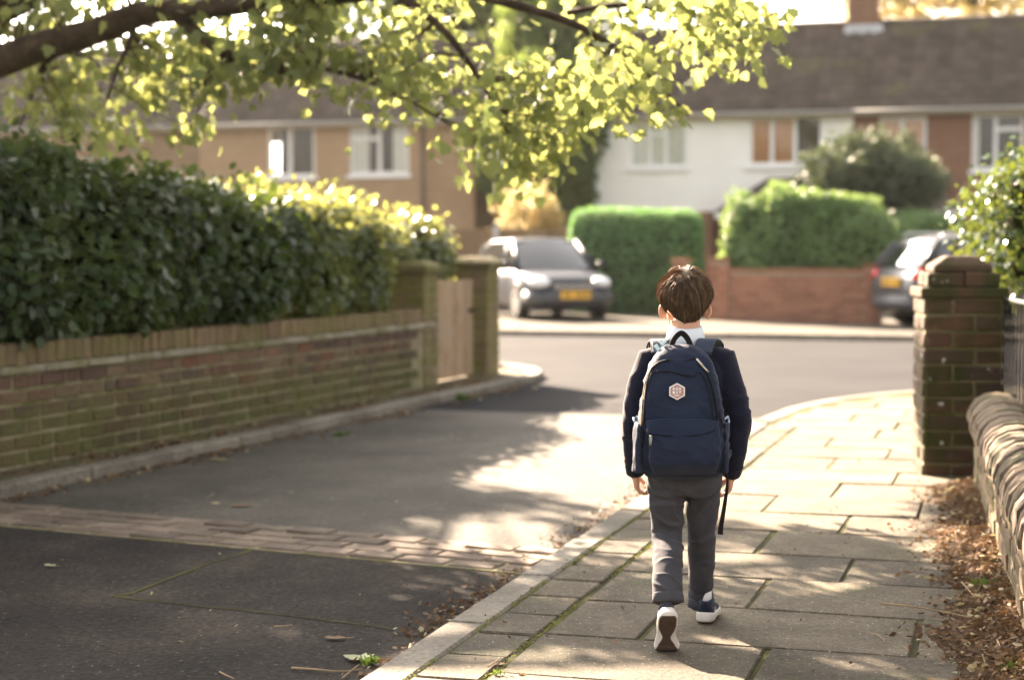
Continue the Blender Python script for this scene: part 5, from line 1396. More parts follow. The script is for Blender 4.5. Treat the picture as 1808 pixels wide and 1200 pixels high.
hedge('hedge', 'sunlit lighter green hedge next to the brick gate pillar', 'hedge', (wa.x, wa.y, -.02), WANG, hB, 17000, .075, M['laurel2'], OVAL, .24, .9, 12, .95, tops=shoots(hB, 1300, 56, .07))

# --- the big tree: trunk behind the hedge, limb reaching over the lane
tree = thing('maple_tree', 'large maple tree overhanging the lane with backlit leaves and a bare limb', 'tree', (-4.9, 12.6, 0))
TO = Vector((-4.9, 12.6, 0))
def limb(ctrl, name, n=6, sides=12):
    pts = [P(a, b_, c_) for a, b_, c_, _ in ctrl]; rads = [q[3] for q in ctrl]
    pd = cat3(pts, n); rd_ = []
    for i in range(len(pts) - 1): rd_ += [rads[i] + (rads[i + 1] - rads[i]) * s / n for s in range(n)]
    rd_.append(rads[-1])
    pd = [p + Vector((noise.noise(p * 1.7), noise.noise(p * 1.7 + Vector((5, 0, 0))), noise.noise(p * 1.7 + Vector((0, 7, 0))))) * .05 for p in pd]
    MB().tube([p - TO for p in pd], rd_, sides).build(name, M['bark'], tree, True)
    return list(zip(pd, rd_))
trunk_pts = [(-4.9, 12.6, -.1), (-4.88, 12.6, .6), (-4.8, 12.55, 1.4), (-4.72, 12.4, 2.1), (-4.55, 12.25, 2.9), (-4.7, 12.6, 4.2), (-4.9, 13.2, 6.0)]
MB().tube([Vector(p) - TO for p in cat3(trunk_pts, 4)], [.33, .30, .28, .27, .26, .25, .245, .24, .235, .23, .225, .22, .21, .2, .19, .18, .17, .16, .15, .14, .13, .12, .11, .1, .09][:len(cat3(trunk_pts, 4))], 16).build('trunk', M['bark'], tree, True)
L1 = limb([(-330, 150, 12.3, .17), (-120, 160, 11.8, .125), (0, 106, 11.6, .11), (110, 62, 11.3, .095), (260, 28, 11, .08), (420, 6, 10.6, .06), (600, -12, 10.2, .045), (800, -8, 9.9, .034), (990, 40, 9.6, .022), (1130, 115, 9.4, .012), (1225, 205, 9.3, .005)], 'limb')
L2 = limb([(-330, 100, 12.2, .20), (-160, 60, 12, .17), (0, 5, 11.9, .15), (110, -70, 11.7, .12), (320, -210, 11.6, .09), (600, -330, 11.8, .06)], 'limb')
L3 = limb([(310, 30, 10.9, .045), (400, 92, 10.7, .035), (470, 128, 10.6, .026), (560, 124, 10.4, .018), (650, 150, 10.3, .012), (760, 215, 10.2, .006)], 'limb', 5, 8)
L4 = limb([(228, 40, 11.1, .022), (222, 80, 11.0, .018), (205, 125, 10.9, .013), (185, 190, 10.8, .006)], 'limb', 4, 7)
L5 = limb([(700, -12, 10.0, .03), (790, 60, 9.8, .022), (860, 150, 9.7, .015), (900, 240, 9.6, .006)], 'limb', 4, 7)
L6 = limb([(1000, 30, 9.6, .018), (1120, 10, 9.4, .014), (1240, 30, 9.2, .009), (1330, 90, 9.1, .004)], 'limb', 4, 7)
L7 = limb([(120, 60, 11.3, .03), (80, 110, 11.6, .02), (60, 170, 11.9, .012), (40, 220, 12.0, .006)], 'limb', 4, 7)
net = [q for L_ in (L1, L3, L4, L5, L6, L7) for q in L_]
low = [(0, 190), (60, 222), (120, 245), (200, 262), (300, 258), (400, 262), (440, 225), (520, 205), (560, 190), (620, 225), (700, 215), (760, 250), (820, 300), (870, 335), (930, 335), (980, 295), (1010, 268), (1050, 285), (1075, 215), (1150, 205), (1200, 235), (1236, 240), (1240, 112), (1290, 130), (1345, 118), (1375, 20)]
g = np.random.default_rng(21)
cl, tw_ = [], MB()
GAPS = []
for a, b_, rx, ry in SUN_GAPS:
    c_ = G(a, b_); GAPS.append((c_.x, c_.y, (G(a + rx, b_) - c_).length, (G(a, b_ - ry) - G(a, b_ + ry)).length / 2))
def in_gap(gx, gy, m_): return any(((gx - a) / (rx + m_)) ** 2 + ((gy - b_) / (ry + m_)) ** 2 < 1 for a, b_, rx, ry in GAPS)
tries = 0
while len(cl) < 235 and tries < 9000:
    tries += 1
    x = g.uniform(-30, 1375) if len(cl) % 5 < 3 else g.uniform(30, 560); lb_ = lerp_tab(low, x); lb_ -= 26; y = lb_ - abs(g.normal()) * 100 if g.random() < .65 else g.uniform(-60, lb_)
    if y < -70: continue
    # holes seen in the photograph: sky and roof showing through
    if any(((x - hx) / rx) ** 2 + ((y - hy) / ry) ** 2 < 1 for hx, hy, rx, ry in ((895, 75, 34, 50), (525, 150, 45, 48), (75, 170, 55, 30), (1165, 85, 75, 62), (455, 165, 30, 30), (1050, 215, 26, 40), (600, 55, 90, 16), (1440, 60, 90, 80), (380, 35, 50, 22))): continue
    if noise.noise(Vector((x * .012, y * .018, 4.0))) < -.08: continue
    if x > 1235 and g.random() < .45: continue
    if x < 340 and abs(y - (106 - x * .31)) < 44: continue          # keep the bare limb clear
    Y = 11.9 - 2.5 * min(1, max(0, x / 1250)) + g.normal() * .5
    pc = P(x, y, Y); gq = pc - SUN_DIR * (pc.z / SUN_DIR.z)
    if in_gap(gq.x, gq.y, .17) and g.random() < (.95 if x > 560 else .75): continue
    cl.append((pc, Y))
LP_, LD_, LS_, LN_ = [], [], [], []
def spray(c, base, k, size, hang=.55):
    for q in range(k):
        o = g.normal(size=3) * np.array([.115, .13, .085]); p = np.array(c) + o
        d = o * 1.2 + np.array([.1, -.05, -hang]) + g.normal(size=3) * .35
        LP_.append(p); LD_.append(d); LS_.append(size * g.uniform(.7, 1.2)); LN_.append(np.array([0, 0, 1.0]) + g.normal(size=3) * .5)
for c, Y in cl:
    best = min(net, key=lambda q: (q[0] - c).length + max(0, c.z - q[0].z) * .5)
    a = best[0]; mid = a.lerp(c, .5) + Vector((0, 0, .10 * (a - c).length)) + Vector(g.normal(size=3) * .04)
    rr_ = min(best[1] * .6, .012)
    tw_.tube([a - TO, mid - TO, c - TO], [rr_, rr_ * .55, .0022], 5)
    spray(c - TO, a, int(g.integers(12, 22)), .076)
    spray(mid - TO, a, 4, .075)
# upper crown, above the picture: the shade over the lane comes from here
SD = SUN_DIR
cr_n = 0
crown_c = []
def to_px(q):
    d = q - Vector((0, 0, HCAM)); f_ = d.y * CP - d.z * SP; return 904 + FPX * d.x / f_, 600 - FPX * (d.y * SP + d.z * CP) / f_
for _ in range(60000):
    gx, gy = g.uniform(-4.4, 3.0), g.uniform(3.5, 12.5)            # a spot of ground the crown shades
    if gx > -1.3 and gy < 7.0: continue                           # the hanging sprays shade this part
    if gy > 9.6 + .5 * max(0, -gx): continue                      # hedge and gate pillars shade the rest
    z = g.uniform(3.6, 7.0); p = Vector((gx, gy, 0)) + SD * (z / SD.z)
    if p.z < HCAM + .150 * p.y + .5: continue
    if (Vector((p.x, p.y, 0)) - Vector((-4.9, 14.5, 0))).length > 7.6: continue
    px_, py_ = to_px(Vector((gx, gy, 0)))
    if in_gap(gx, gy, .27): continue
    if noise.noise(Vector((gx * 2.1, gy * 1.6, 8.0))) < -.30: continue
    crown_c.append(p); cr_n += 1
    if cr_n >= 2100: break
for p in crown_c: spray(p - TO, None, 12, .13, .3)
ub = MB()
for i in range(0, len(crown_c), 9):
    p = crown_c[i]; a = Vector(trunk_pts[-2]) if i % 2 else Vector((-4.7, 12.4, 3.4)); mid = a.lerp(p, .55) + Vector((0, 0, .5))
    ub.tube([a - TO, mid - TO, p - TO], [.05, .03, .006], 6)
tag(ub.build('branches', M['bark'], tree, True), kind='stuff')
tag(tw_.build('twigs', M['twig'], tree, True), kind='stuff')
tag(leaves('crown', LP_, LD_, LS_, MAPLE, M['maple'], tree, 5, .95, .3, LN_), kind='stuff')

# --- clipped hedge, wall hedge, shrubs across the road
def at_base(px, py): p = G(px, py); return p
def box_from_px(l, r_, t, b_, Yb, depth, z0=0.0):
    a, c_ = P(l, b_, Yb), P(r_, b_, Yb); return a, c_
hl_, hr_ = G(990, 553), G(1208, 557)
hd_ = (hr_ - hl_); HLN = hd_.length; hd_.normalize()
hz = P(1100, 372, hl_.y).z
hC = lumpy_box(0, HLN, 0, 1.5, 0, lambda x: hz + .03 * math.sin(x * 2), 24, 8, .22, .03, 5.0)
hedge('clipped_hedge', 'smooth clipped green box hedge beside the dark parked car', 'hedge', (hl_.x, hl_.y, 0), math.atan2(hd_.y, hd_.x), hC, 26000, .05, M['clipped'], SMALL, .07, .1, 31, 1.0, .3, shrink=.95)
zb3 = P(1400, 480, ra_.y).z
def top3(x):
    tb = [(0, P(1275, 378, ra_.y).z), (.5, P(1320, 366, ra_.y).z), (1.2, P(1390, 356, ra_.y).z), (2.0, P(1470, 358, ra_.y).z), (2.7, P(1540, 370, ra_.y).z), (3.1, P(1570, 380, ra_.y).z)]
    return lerp_tab(tb, x)
hD = lumpy_box(.12, 3.15, .12, 1.25, zb3 - .05, top3, 40, 8, .12, .30, 15.0)
gg = np.random.default_rng(77); nt_ = 4200
tx = gg.uniform(.2, 2.9, nt_); tz = np.array([top3(x) for x in tx]) + gg.random(nt_) ** 1.6 * .42 * np.array([.5 + 1.1 * max(-.3, noise.noise(Vector((x * 2.3, 1.0, 0)))) for x in tx]) - .05
hedge('hedge', 'loose leafy hedge with pale shoots above the red garden wall', 'hedge', (ra_.x, ra_.y, 0), RANG, hD, 16000, .075, M['hedge3'], OVAL, .18, .3, 32, 1.0,
      tops=(np.stack([tx, gg.uniform(.2, 1.1, nt_), tz], 1), np.stack([gg.normal(size=nt_) * .5, gg.normal(size=nt_) * .4, np.ones(nt_)], 1), gg.uniform(.05, .10, nt_)))
def bush(name, label, cat, px, py, Y, rx, ry, rz, n, size, mat, tmpl=OVAL, seed=1, amp=.35, shrink=.72, stem=True, flatb=.25, depth=.35):
    """rounded shrub or tree crown centred on a photo pixel at distance Y"""
    c = P(px, py, Y); root = thing(name, label, cat, (c.x, c.y, 0)); rings = []
    for i in range(1, 18):
        t = math.pi * i / 18; ring = []
        for j_ in range(26):
            a = 2 * math.pi * j_ / 26; d = Vector((math.sin(t) * math.cos(a), math.sin(t) * math.sin(a), math.cos(t)))
            k = 1 + amp * noise.noise(d * 2.3 + Vector((seed * 3.1, 0, 0))) + amp * .5 * noise.noise(d * 5.1 + Vector((0, seed, 0)))
            ring.append((d.x * rx * k, d.y * ry * k, max(c.z + d.z * rz * k, c.z - rz + flatb * rz * .2)))
        rings.append(ring)
    p, nr, g_ = surface_points(rings, n, seed)
    pos = p - nr * (depth * (g_.random(n) ** 1.3) - depth * .3)[:, None]
    d = nr * .6 + g_.normal(size=(n, 3)) * .6
    leaves('crown', pos, d, size * g_.uniform(.6, 1.3, n), tmpl, mat, root, seed, 1.0, .2, nr)
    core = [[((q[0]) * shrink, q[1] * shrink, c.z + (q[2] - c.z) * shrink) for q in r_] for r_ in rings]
    MB().rings(core).build('branches', M['core'], root, True)  # added light-blocking core, a shrunken copy of the crown shape
    if stem: MB().tube([(0, 0, -.1), (.04, 0, c.z * .5), (0, 0, c.z)], [.16, .13, .08], 10).build('trunk', M['bark'], root, True)
    return root
bush('shrub', 'large grey-green shrub in front of the house porch', 'shrub', 1528, 328, 36.5, 1.36, 1.1, .86, 14000, .10, M['grey_shrub'], SMALL, 3, .55, .66, depth=.55)
bush('shrub', 'low dark green hedge plant between the red wall and the grey car', 'shrub', 1632, 425, 34.5, .95, .7, .52, 8000, .07, M['hedge3'], SMALL, 4, .25, .85)
bush('shrub', 'tall conifer-like shrub tip beside the curtained window', 'shrub', 1600, 300, 38.0, .35, .35, .75, 2500, .07, M['grey_shrub'], SMALL, 14, .3, .8)
bush('garden_tree', 'tall dark green tree in the gap between the two houses', 'tree', 975, 190, 47, 1.7, 1.9, 3.3, 15000, .17, M['deep'], OVAL, 5, .45, .78, depth=.7)
bush('garden_tree', 'full green tree beside the white house gable above the fence', 'tree', 962, 262, 44.0, 1.35, 1.2, 2.3, 13000, .15, M['deep'], OVAL, 6, .4, .7, depth=.6)
bush('shrub', 'yellow sunlit bush above the wooden fence', 'shrub', 925, 378, 40, .55, .5, .52, 1300, .085, M['gold'], OVAL, 7, 1.1, .15, depth=.7)
bush('shrub', 'small orange bush at the fence end by the clipped hedge', 'shrub', 966, 392, 39.6, .32, .4, .36, 1100, .09, M['gold'], OVAL, 8, .5, .3)
bush('garden_tree', 'pale autumn tree rising behind the brick house roof', 'tree', 1720, -10, 66, 4.6, 3.0, 2.2, 7000, .26, M['gold'], OVAL, 9, .5, .25, depth=1.6)
bush('garden_tree', 'green tree behind the roofs left of the white house', 'tree', 800, -40, 62, 5.2, 3.0, 4.2, 13000, .26, M['deep'], OVAL, 10, .5, .5, depth=1.6)
# reddish wall of a shed and its lit panel behind the fence
# --- glossy shrub behind the railings on the right
sc_ = P(1825, 392, 10.9)
rg = []
for i in range(1, 18):
    t = math.pi * i / 18; ring = []
    for j_ in range(26):
        a = 2 * math.pi * j_ / 26; d = Vector((math.sin(t) * math.cos(a), math.sin(t) * math.sin(a), math.cos(t)))
        k = 1 + .45 * noise.noise(d * 2.0 + Vector((1.2, 0, 0))) + .25 * noise.noise(d * 5 + Vector((0, 4, 0)))
        ring.append((d.x * .42 * k, d.y * .42 * k, sc_.z + d.z * .42 * k - .02))
    rg.append(ring)
hedge('shrub', 'glossy bright-leaved shrub spilling over the brick pillar and railings', 'shrub', (sc_.x, sc_.y, 0), 0, rg, 3400, .046, M['shiny'], OVAL, .36, .2, 41, .95, shrink=.4)
hr2 = lumpy_box(.25, 3.4, -.9, -.16, 0, lambda x: 1.12 + .12 * math.sin(x * 2.2), 20, 8, .2, .08, 21.0)
hr2 = [[(q[0], -q[1], q[2]) for q in r_] for r_ in hr2]
hedge('hedge', 'dark garden hedge in shade behind the black railings', 'hedge', (r0.x, r0.y, 0), LWANG + R(184), hr2, 12000, .055, M['laurel'], OVAL, .14, .5, 42, .95)
# ------------------------------------------------------------------ parked cars
def lerp_tab(tb, t):
    if t <= tb[0][0]: return tb[0][1]
    for (a, x0), (b_, x1) in zip(tb, tb[1:]):
        if t <= b_:
            u = (t - a) / (b_ - a); return x0 + (x1 - x0) * u
    return tb[-1][1]
M['tyre'] = plain('tyre_rubber', (0.016, 0.016, 0.016), 0.85, 0.2); M['alloy'] = plain('alloy_wheel', (0.55, 0.55, 0.55), 0.3, 0.5, 0.7); M['blackplastic'] = plain('black_plastic', (0.018, 0.018, 0.02), 0.6, 0.3)
M['carglass'] = None
def carglass():
    m, t = nt('car_glass')
    b_ = nd(t, 'ShaderNodeBsdfPrincipled', Roughness=0.03); b_.inputs['Base Color'].default_value = (.02, .025, .028, 1); b_.inputs['Specular IOR Level'].default_value = 1.0; b_.inputs['Coat Weight'].default_value = 1.0; b_.inputs['Coat Roughness'].default_value = .02
    o_ = nd(t, 'ShaderNodeOutputMaterial'); t.links.new(b_.outputs[0], o_.inputs['Surface']); return m
M['carglass'] = carglass()
M['lamp'] = plain('headlamp_lens', (0.75, 0.77, 0.80), 0.12, 0.8, coat=1.0); M['redlamp'] = plain('tail_lamp_red', (0.65, 0.02, 0.02), 0.15, 0.6, coat=1.0)
M['plate'] = plain('yellow_plate', (0.72, 0.40, 0.03), 0.4, 0.4); M['plate_mark'] = plain('plate_black', (0.03, 0.03, 0.03), 0.5, 0.3)
def car(name, label, loc, rotz, paint, L, Wd, H, kind):
    """local frame: +y forward, z up"""
    root = thing(name, label, 'car', loc, rotz)
    hl, hw_ = L / 2, Wd / 2
    if kind == 'hatch':
        top = [(-hl, .72), (-hl + .06, .90), (-hl + .30, .95), (-.2, .93), (.62, .96), (.95, .93), (hl - .45, .84), (hl - .15, .72), (hl, .56)]
        gh = [(-hl + .12, .93), (-hl + .42, H - .10), (-hl + .75, H - .015), (0, H), (.25, H - .04), (1.02, .955)]
    else:
        top = [(-hl, .80), (-hl + .06, .98), (-hl + .4, 1.02), (0, 1.0), (.6, 1.0), (.95, .97), (hl - .4, .90), (hl - .12, .78), (hl, .58)]
        gh = [(-hl + .10, 1.0), (-hl + .42, H - .08), (-hl + .8, H - .01), (-.2, H), (.25, H - .05), (.98, 1.0)]
    wid = [(-hl, .80), (-hl + .18, .94), (-hl + .7, 1), (hl - .9, 1), (hl - .35, .95), (hl - .1, .84), (hl, .70)]
    botz = [(-hl, .38), (-hl + .25, .22), (hl - .3, .20), (hl, .30)]
    ys = [-hl + L * i / 46 for i in range(47)]; rings = []
    for y in ys:
        w = hw_ * lerp_tab(wid, y); zt = lerp_tab(top, y); zb = lerp_tab(botz, y)
        half = [(0, zb), (w * .90, zb), (w * .985, zb + .10), (w, zb + (zt - zb) * .45), (w * .985, zb + (zt - zb) * .75), (w * .94, zt - .045), (w * .84, zt - .008), (w * .45, zt + .018), (0, zt + .025)]
        rings.append([(x, y, z) for x, z in half] + [(-x, y, z) for x, z in reversed(half[1:-1])])
    body = MB().rings(rings).build('body', paint, root, True)
    # cabin: rings of window band and roof
    gy = [gh[0][0] + (gh[-1][0] - gh[0][0]) * i / 30 for i in range(31)]
    roofm = MB(); rr = []
    for y in [gh[1][0] - .05 + (gh[-2][0] + .10 - gh[1][0]) * i / 16 for i in range(17)]:
        z = lerp_tab(gh, y); wr_ = hw_ * .74
        rr.append([(wr_ * 1.01, y, z - .075), (wr_ * .97, y, z - .02), (wr_ * .7, y, z + .018), (0, y, z + .035), (-wr_ * .7, y, z + .018), (-wr_ * .97, y, z - .02), (-wr_ * 1.01, y, z - .075), (0, y, z - .06)])
    roofm.rings(rr).build('roof', paint, root, True)
    def quad(a, b_, c_, d, nm, mat, th=.02, par=root):
        a, b_, c_, d = map(Vector, (a, b_, c_, d)); n = (b_ - a).cross(d - a).normalized() * th
        return MB().add([a, b_, c_, d, a - n, b_ - n, c_ - n, d - n], [(0, 1, 2, 3), (7, 6, 5, 4), (0, 4, 5, 1), (1, 5, 6, 2), (2, 6, 7, 3), (3, 7, 4, 0)]).build(nm, mat, par)
    zb_ = lerp_tab(top, .9) - .01; yw0, yw1 = gh[-1][0], gh[-2][0] ; zw1 = gh[-2][1]
    def curved_screen(y0, z0, w0, y1, z1, w1, bow, nm):
        nx, nz = 12, 5; v = []; f = []
        for k in range(nz + 1):
            t = k / nz
            for i in range(nx + 1):
                u = i / nx * 2 - 1; w = w0 + (w1 - w0) * t
                v.append((u * w, y0 + (y1 - y0) * t - bow * u * u * (1 if y0 > 0 else -1), z0 + (z1 - z0) * t + .02 * math.sin(t * math.pi)))
        for k in range(nz):
            for i in range(nx): a = k * (nx + 1) + i; f.append((a, a + 1, a + nx + 2, a + nx + 1))
        return MB().add(v, f).build(nm, M['carglass'], root, True)
    curved_screen(yw0 + .06, zb_ + .02, hw_ * .86, yw1 + .04, zw1 + .02, hw_ * .72, .14, 'windscreen')
    rz = lerp_tab(top, -hl + .2)
    curved_screen(gh[0][0] - .03, rz + .04, hw_ * .80, gh[1][0] - .02, gh[1][1] - .02, hw_ * .70, .08, 'rear_window')
    for s in (-1, 1):
        wb_, wt_ = hw_ * .925 * s, hw_ * .735 * s
        y_a, y_b, y_c = yw0 - .10, .08, gh[0][0] + .16; zt_ = H - .085
        tA = yw1 + .02; tC = gh[1][0] + .10
        quad((wb_, y_a, zb_), (wb_, y_b + .03, zb_), (wt_, y_b + .03, zt_), (wt_, tA, zt_ - .02), 'side_window', M['carglass'])
        quad((wb_, y_b - .03, zb_), (wb_, y_c + .35, zb_ + .01), (wt_, tC + .35, zt_), (wt_, y_b - .03, zt_), 'side_window', M['carglass'])
        quad((wb_, y_c + .28, zb_ + .01), (wb_, y_c, zb_ + .04), (wt_, tC, zt_ - .03), (wt_, tC + .28, zt_), 'side_window', M['carglass'])
        wl = s * (hw_ * .93 + .002)
        MB().tube([(s * hw_ * .90, yw0 + .02, zb_ - .02), (s * hw_ * .735, yw1 + .02, zw1 + .0)], .045, 8).build('pillar', paint, root, True)
        MB().tube([(s * hw_ * .935, y_b, zb_), (s * hw_ * .745, y_b, zt_ + .03)], .04, 8).build('pillar', paint, root, True)
        MB().tube([(s * hw_ * .87, gh[0][0] + .02, rz + .02), (s * hw_ * .735, gh[1][0] + .05, gh[1][1] - .02)], .06, 8).build('pillar', paint, root, True)
        # mirror
        mm = MB(); ell(mm, (s * (hw_ + .09), yw0 - .16, zb_ + .10), (.10, .06, .075), 14, 8); mir = mm.build('mirror', paint, root, True)
        # wheels
        for yy in (hl - .82, -hl + .76):
            wx = s * (hw_ - .10)
            tr_ = []
            for rx, rad in ((-.105, .24), (-.105, .295), (-.085, .315), (.085, .315), (.105, .295), (.105, .22)):
                tr_.append([(wx + s * rx, yy + rad * math.cos(a), .315 + rad * math.sin(a)) for a in [2 * math.pi * q / 28 for q in range(28)]])
            whl = MB().rings(tr_).build('wheel', M['tyre'], root, True)
            rm_ = MB(); 
            rm_.rings([[(wx + s * .108, yy + rad * math.cos(a), .315 + rad * math.sin(a)) for a in [2 * math.pi * q / 28 for q in range(28)]] for rad in (.225, .19)], cap=False)
            for q in range(7):
                a = 2 * math.pi * q / 7; c_, s_ = math.cos(a), math.sin(a); px_, pz_ = -s_ * .03, c_ * .03
                xo = wx + s * .11
                rm_.add([(xo, yy + c_ * .03 + px_, .315 + s_ * .03 + pz_), (xo, yy + c_ * .2 + px_, .315 + s_ * .2 + pz_), (xo, yy + c_ * .2 - px_, .315 + s_ * .2 - pz_), (xo, yy + c_ * .03 - px_, .315 + s_ * .03 - pz_)], [(0, 1, 2, 3)])
            ell(rm_, (wx + s * .10, yy, .315), (.02, .055, .055), 14, 6)
            rm_.build('rim', M['alloy'], whl)
            ar = [[(s * (hw_ + dx), yy + rad * math.cos(a), .315 + rad * math.sin(a)) for a in [math.pi * (-.06 + 1.12 * q / 20) for q in range(21)]] for dx, rad in ((-.03, .33), (.008, .335), (.010, .385), (-.03, .40))]
            am = MB(); n = 21
            for r_ in ar: am.v += r_
            for k in range(3): am.f += [(k * n + i, k * n + i + 1, (k + 1) * n + i + 1, (k + 1) * n + i) for i in range(n - 1)]
            am.build('wheel_arch', M['blackplastic'], root, True)
        # lamps
        mm = MB(); ell(mm, (s * hw_ * .70, hl - .17, .70), (.20, .15, .10), 18, 10, Euler((R(-15), 0, R(-22 * s))).to_matrix()); mm.build('headlight', M['lamp'], root, True)
        mm = MB(); ell(mm, (s * hw_ * .80, -hl + .10, .88), (.15, .09, .11), 16, 8, Euler((0, 0, R(30 * s))).to_matrix()); mm.build('tail_light', M['redlamp'], root, True)
        mm = MB(); ell(mm, (s * hw_ * .62, hl - .04, .36), (.07, .05, .05), 12, 6); mm.build('fog_lamp', M['lamp'], root, True)
        MB().box(s * (hw_ + .004) - .01, s * (hw_ + .004) + .01, -.35, -.16, .80, .83).build('door_handle', paint, root, bevel=.006)
    def bumper(y, sgn, nm, mat):
        pts = [(-hw_ * .96, y - sgn * .42, .44), (-hw_ * .88, y - sgn * .12, .43), (-hw_ * .5, y + sgn * .02, .43), (0, y + sgn * .04, .43), (hw_ * .5, y + sgn * .02, .43), (hw_ * .88, y - sgn * .12, .43), (hw_ * .96, y - sgn * .42, .44)]
        MB().tube(pts, [(.11, .06)] * 7, 12, flat=(0, 1, 0)).build(nm, mat, root, True)
    bumper(hl, 1, 'front_bumper', M['silver_bumper'] if kind == 'hatch' else paint); bumper(-hl, -1, 'rear_bumper', paint if kind == 'hatch' else M['silver_bumper'])
    gr = MB().box(-.42, .42, hl - .10, hl + .02, .56, .68).build('grille', M['blackplastic'], root, bevel=.02)
    for z in (.59, .62, .65): MB().box(-.40, .40, hl + .02, hl + .03, z - .006, z + .006).build('grille_bar', M['alloy'], gr)
    MB().box(-.6, .6, hl - .06, hl + .03, .22, .31).build('air_intake', M['blackplastic'], root, bevel=.02)
    py, sg = (hl + .105, 1) if kind == 'hatch' else (-hl - .035, -1)
    pz_ = .47 if kind == 'hatch' else .76
    pl = MB().box(-.29, .29, py - .012, py + .012, pz_ - .075, pz_ + .075).build('number_plate', M['plate'], root, bevel=.004)
    for i in range(7):
        if i != 4: MB().box(-.25 + i * .072, -.25 + i * .072 + .035, py + sg * .013 - .001, py + sg * .013 + .001, pz_ - .04, pz_ + .04).build('plate_mark', M['plate_mark'], pl)
    if kind != 'hatch':
        for s in (-1, 1): MB().tube([(s * hw_ * .68, -hl + .55, H + .01), (s * hw_ * .68, -hl + .65, H + .06), (s * hw_ * .68, .05, H + .06), (s * hw_ * .68, .15, H + .0)], .018, 8).build('roof_rail', M['alloy'], root, True)
    for s, yy in ((-1, .95), (-1, .08), (1, .95), (1, .08)):      # door shut lines
        MB().box(s * (hw_ + .001) - .004, s * (hw_ + .001) + .004, yy - .5, yy - .488, .35, .88).build('door_seam', M['blackplastic'], root)
    return root
M['silver_bumper'] = plain('grey_bumper', (0.06, 0.066, 0.076), 0.5, 0.3, coat=.1)
paint1 = surf('dark_blue_car_paint', [(0.007, 0.012, 0.022), (0.010, 0.017, 0.030)], 2, .42, 0, spec=.25, coat=.25)
paint2 = surf('grey_car_paint', [(0.055, 0.058, 0.066), (0.07, 0.073, 0.082)], 2, .4, 0, spec=.3, coat=.25, metallic=.2)
fc = G(1014, 567); ca_ = R(17); fdir = Vector((math.sin(ca_), -math.cos(ca_), 0))
cc = Vector((fc.x, fc.y, 0)) - fdir * 2.02
car('parked_car', 'dark blue hatchback parked facing the road beside the clipped hedge', (cc.x, cc.y, .01), math.atan2(-fdir.x, fdir.y), paint1, 4.0, 1.72, 1.50, 'hatch')
rc = G(1572, 578); fdir = Vector((.955, .297, 0)).normalized(); cc = Vector((rc.x, rc.y, 0)) + fdir * 2.2
car('parked_car', 'grey estate car with red tail lamp parked partly behind the brick pillar', (cc.x, cc.y, .01), math.atan2(-fdir.x, fdir.y), paint2, 4.35, 1.76, 1.52, 'estate')
# ------------------------------------------------------------------ soil, leaf litter, twigs, weeds
M['litter'] = leaf_mat('dry_leaf', [(0.040, 0.021, 0.011), (0.075, 0.038, 0.018), (0.12, 0.065, 0.032), (0.18, 0.115, 0.06)], .15, (0.35, 0.18, 0.07), .7, .2)
M['litter_pale'] = leaf_mat('pale_dry_leaf', [(0.30, 0.24, 0.13), (0.36, 0.32, 0.19)], .25, (0.5, 0.42, 0.2), .6, .3)
M['leaf_green'] = leaf_mat('pale_green_fallen_leaf', [(0.22, 0.26, 0.13), (0.28, 0.30, 0.17)], .25, (0.5, 0.5, 0.2), .6, .3)
M['weed'] = leaf_mat('weed_leaf', [(0.035, 0.075, 0.018), (0.06, 0.11, 0.025)], .22, (0.35, 0.5, 0.06), .5, .3)
lg = np.random.default_rng(101)
# heaped soil along the foot of the low wall
def pav_pt(lx, ly, z): return K0 + W * lx + U * ly + Vector((0, 0, z))
n_y, n_x = 90, 16; sv_, sf_ = [], []
def soil_w(ly): return .33 + .16 * noise.noise(Vector((ly * 1.4, 2, 0))) + .10 * noise.noise(Vector((ly * 4.1, 7, 0)))
def soil_h(u, ly): return (.055 + .03 * noise.noise(Vector((ly * 2, u * 2, 1)))) * (1 - u) ** 1.5 + .012 * noise.noise(Vector((ly * 9, u * 7, 3))) * (1 - u) - .012 * u
for i in range(n_y + 1):
    ly = -1.2 + (4.95 + 1.2) * i / n_y; xw = wall_x(ly) + .03
    for q in range(n_x + 1):
        u = q / n_x; p = pav_pt(xw - soil_w(ly) * u, ly, soil_h(u, ly)); sv_.append(p)
for i in range(n_y):
    for q in range(n_x):
        a = i * (n_x + 1) + q; sf_.append((a, a + 1, a + n_x + 2, a + n_x + 1))
so = link('soil', mesh_from(sv_, sf_, 'soil', True), M['soil']); tag(so, kind='stuff')
if so.data.polygons[0].normal.z < 0: so.data.flip_normals()
def scatter(n, fpos, size, mat, name, seed, tm=CRISP, curl=.7):
    g_ = np.random.default_rng(seed); P_, D_, S_, N_ = [], [], [], []
    for _ in range(n):
        p = fpos(g_)
        if p is None: continue
        a = g_.uniform(0, 2 * math.pi); P_.append(np.array(p) + np.array([0, 0, .003 + .012 * g_.random()])); D_.append([math.cos(a), math.sin(a), g_.normal() * .28]); S_.append(size * g_.uniform(.45, 1.5)); N_.append([g_.normal() * .3, g_.normal() * .3, 1])
    o = leaves(name, P_, D_, S_, tm, mat, None, seed, .9, curl, N_); tag(o, kind='stuff'); return o
def f_wall(g_):
    ly = g_.uniform(-1.2, 4.9); u = abs(g_.normal()) * .42
    if u > 1.25: return None
    return pav_pt(wall_x(ly) + .02 - soil_w(ly) * u, ly, max(0, soil_h(min(u, 1), ly)))
scatter(6500, f_wall, .020, M['litter'], 'leaf_litter', 5)
scatter(260, f_wall, .030, M['litter_pale'], 'leaf_litter', 6)
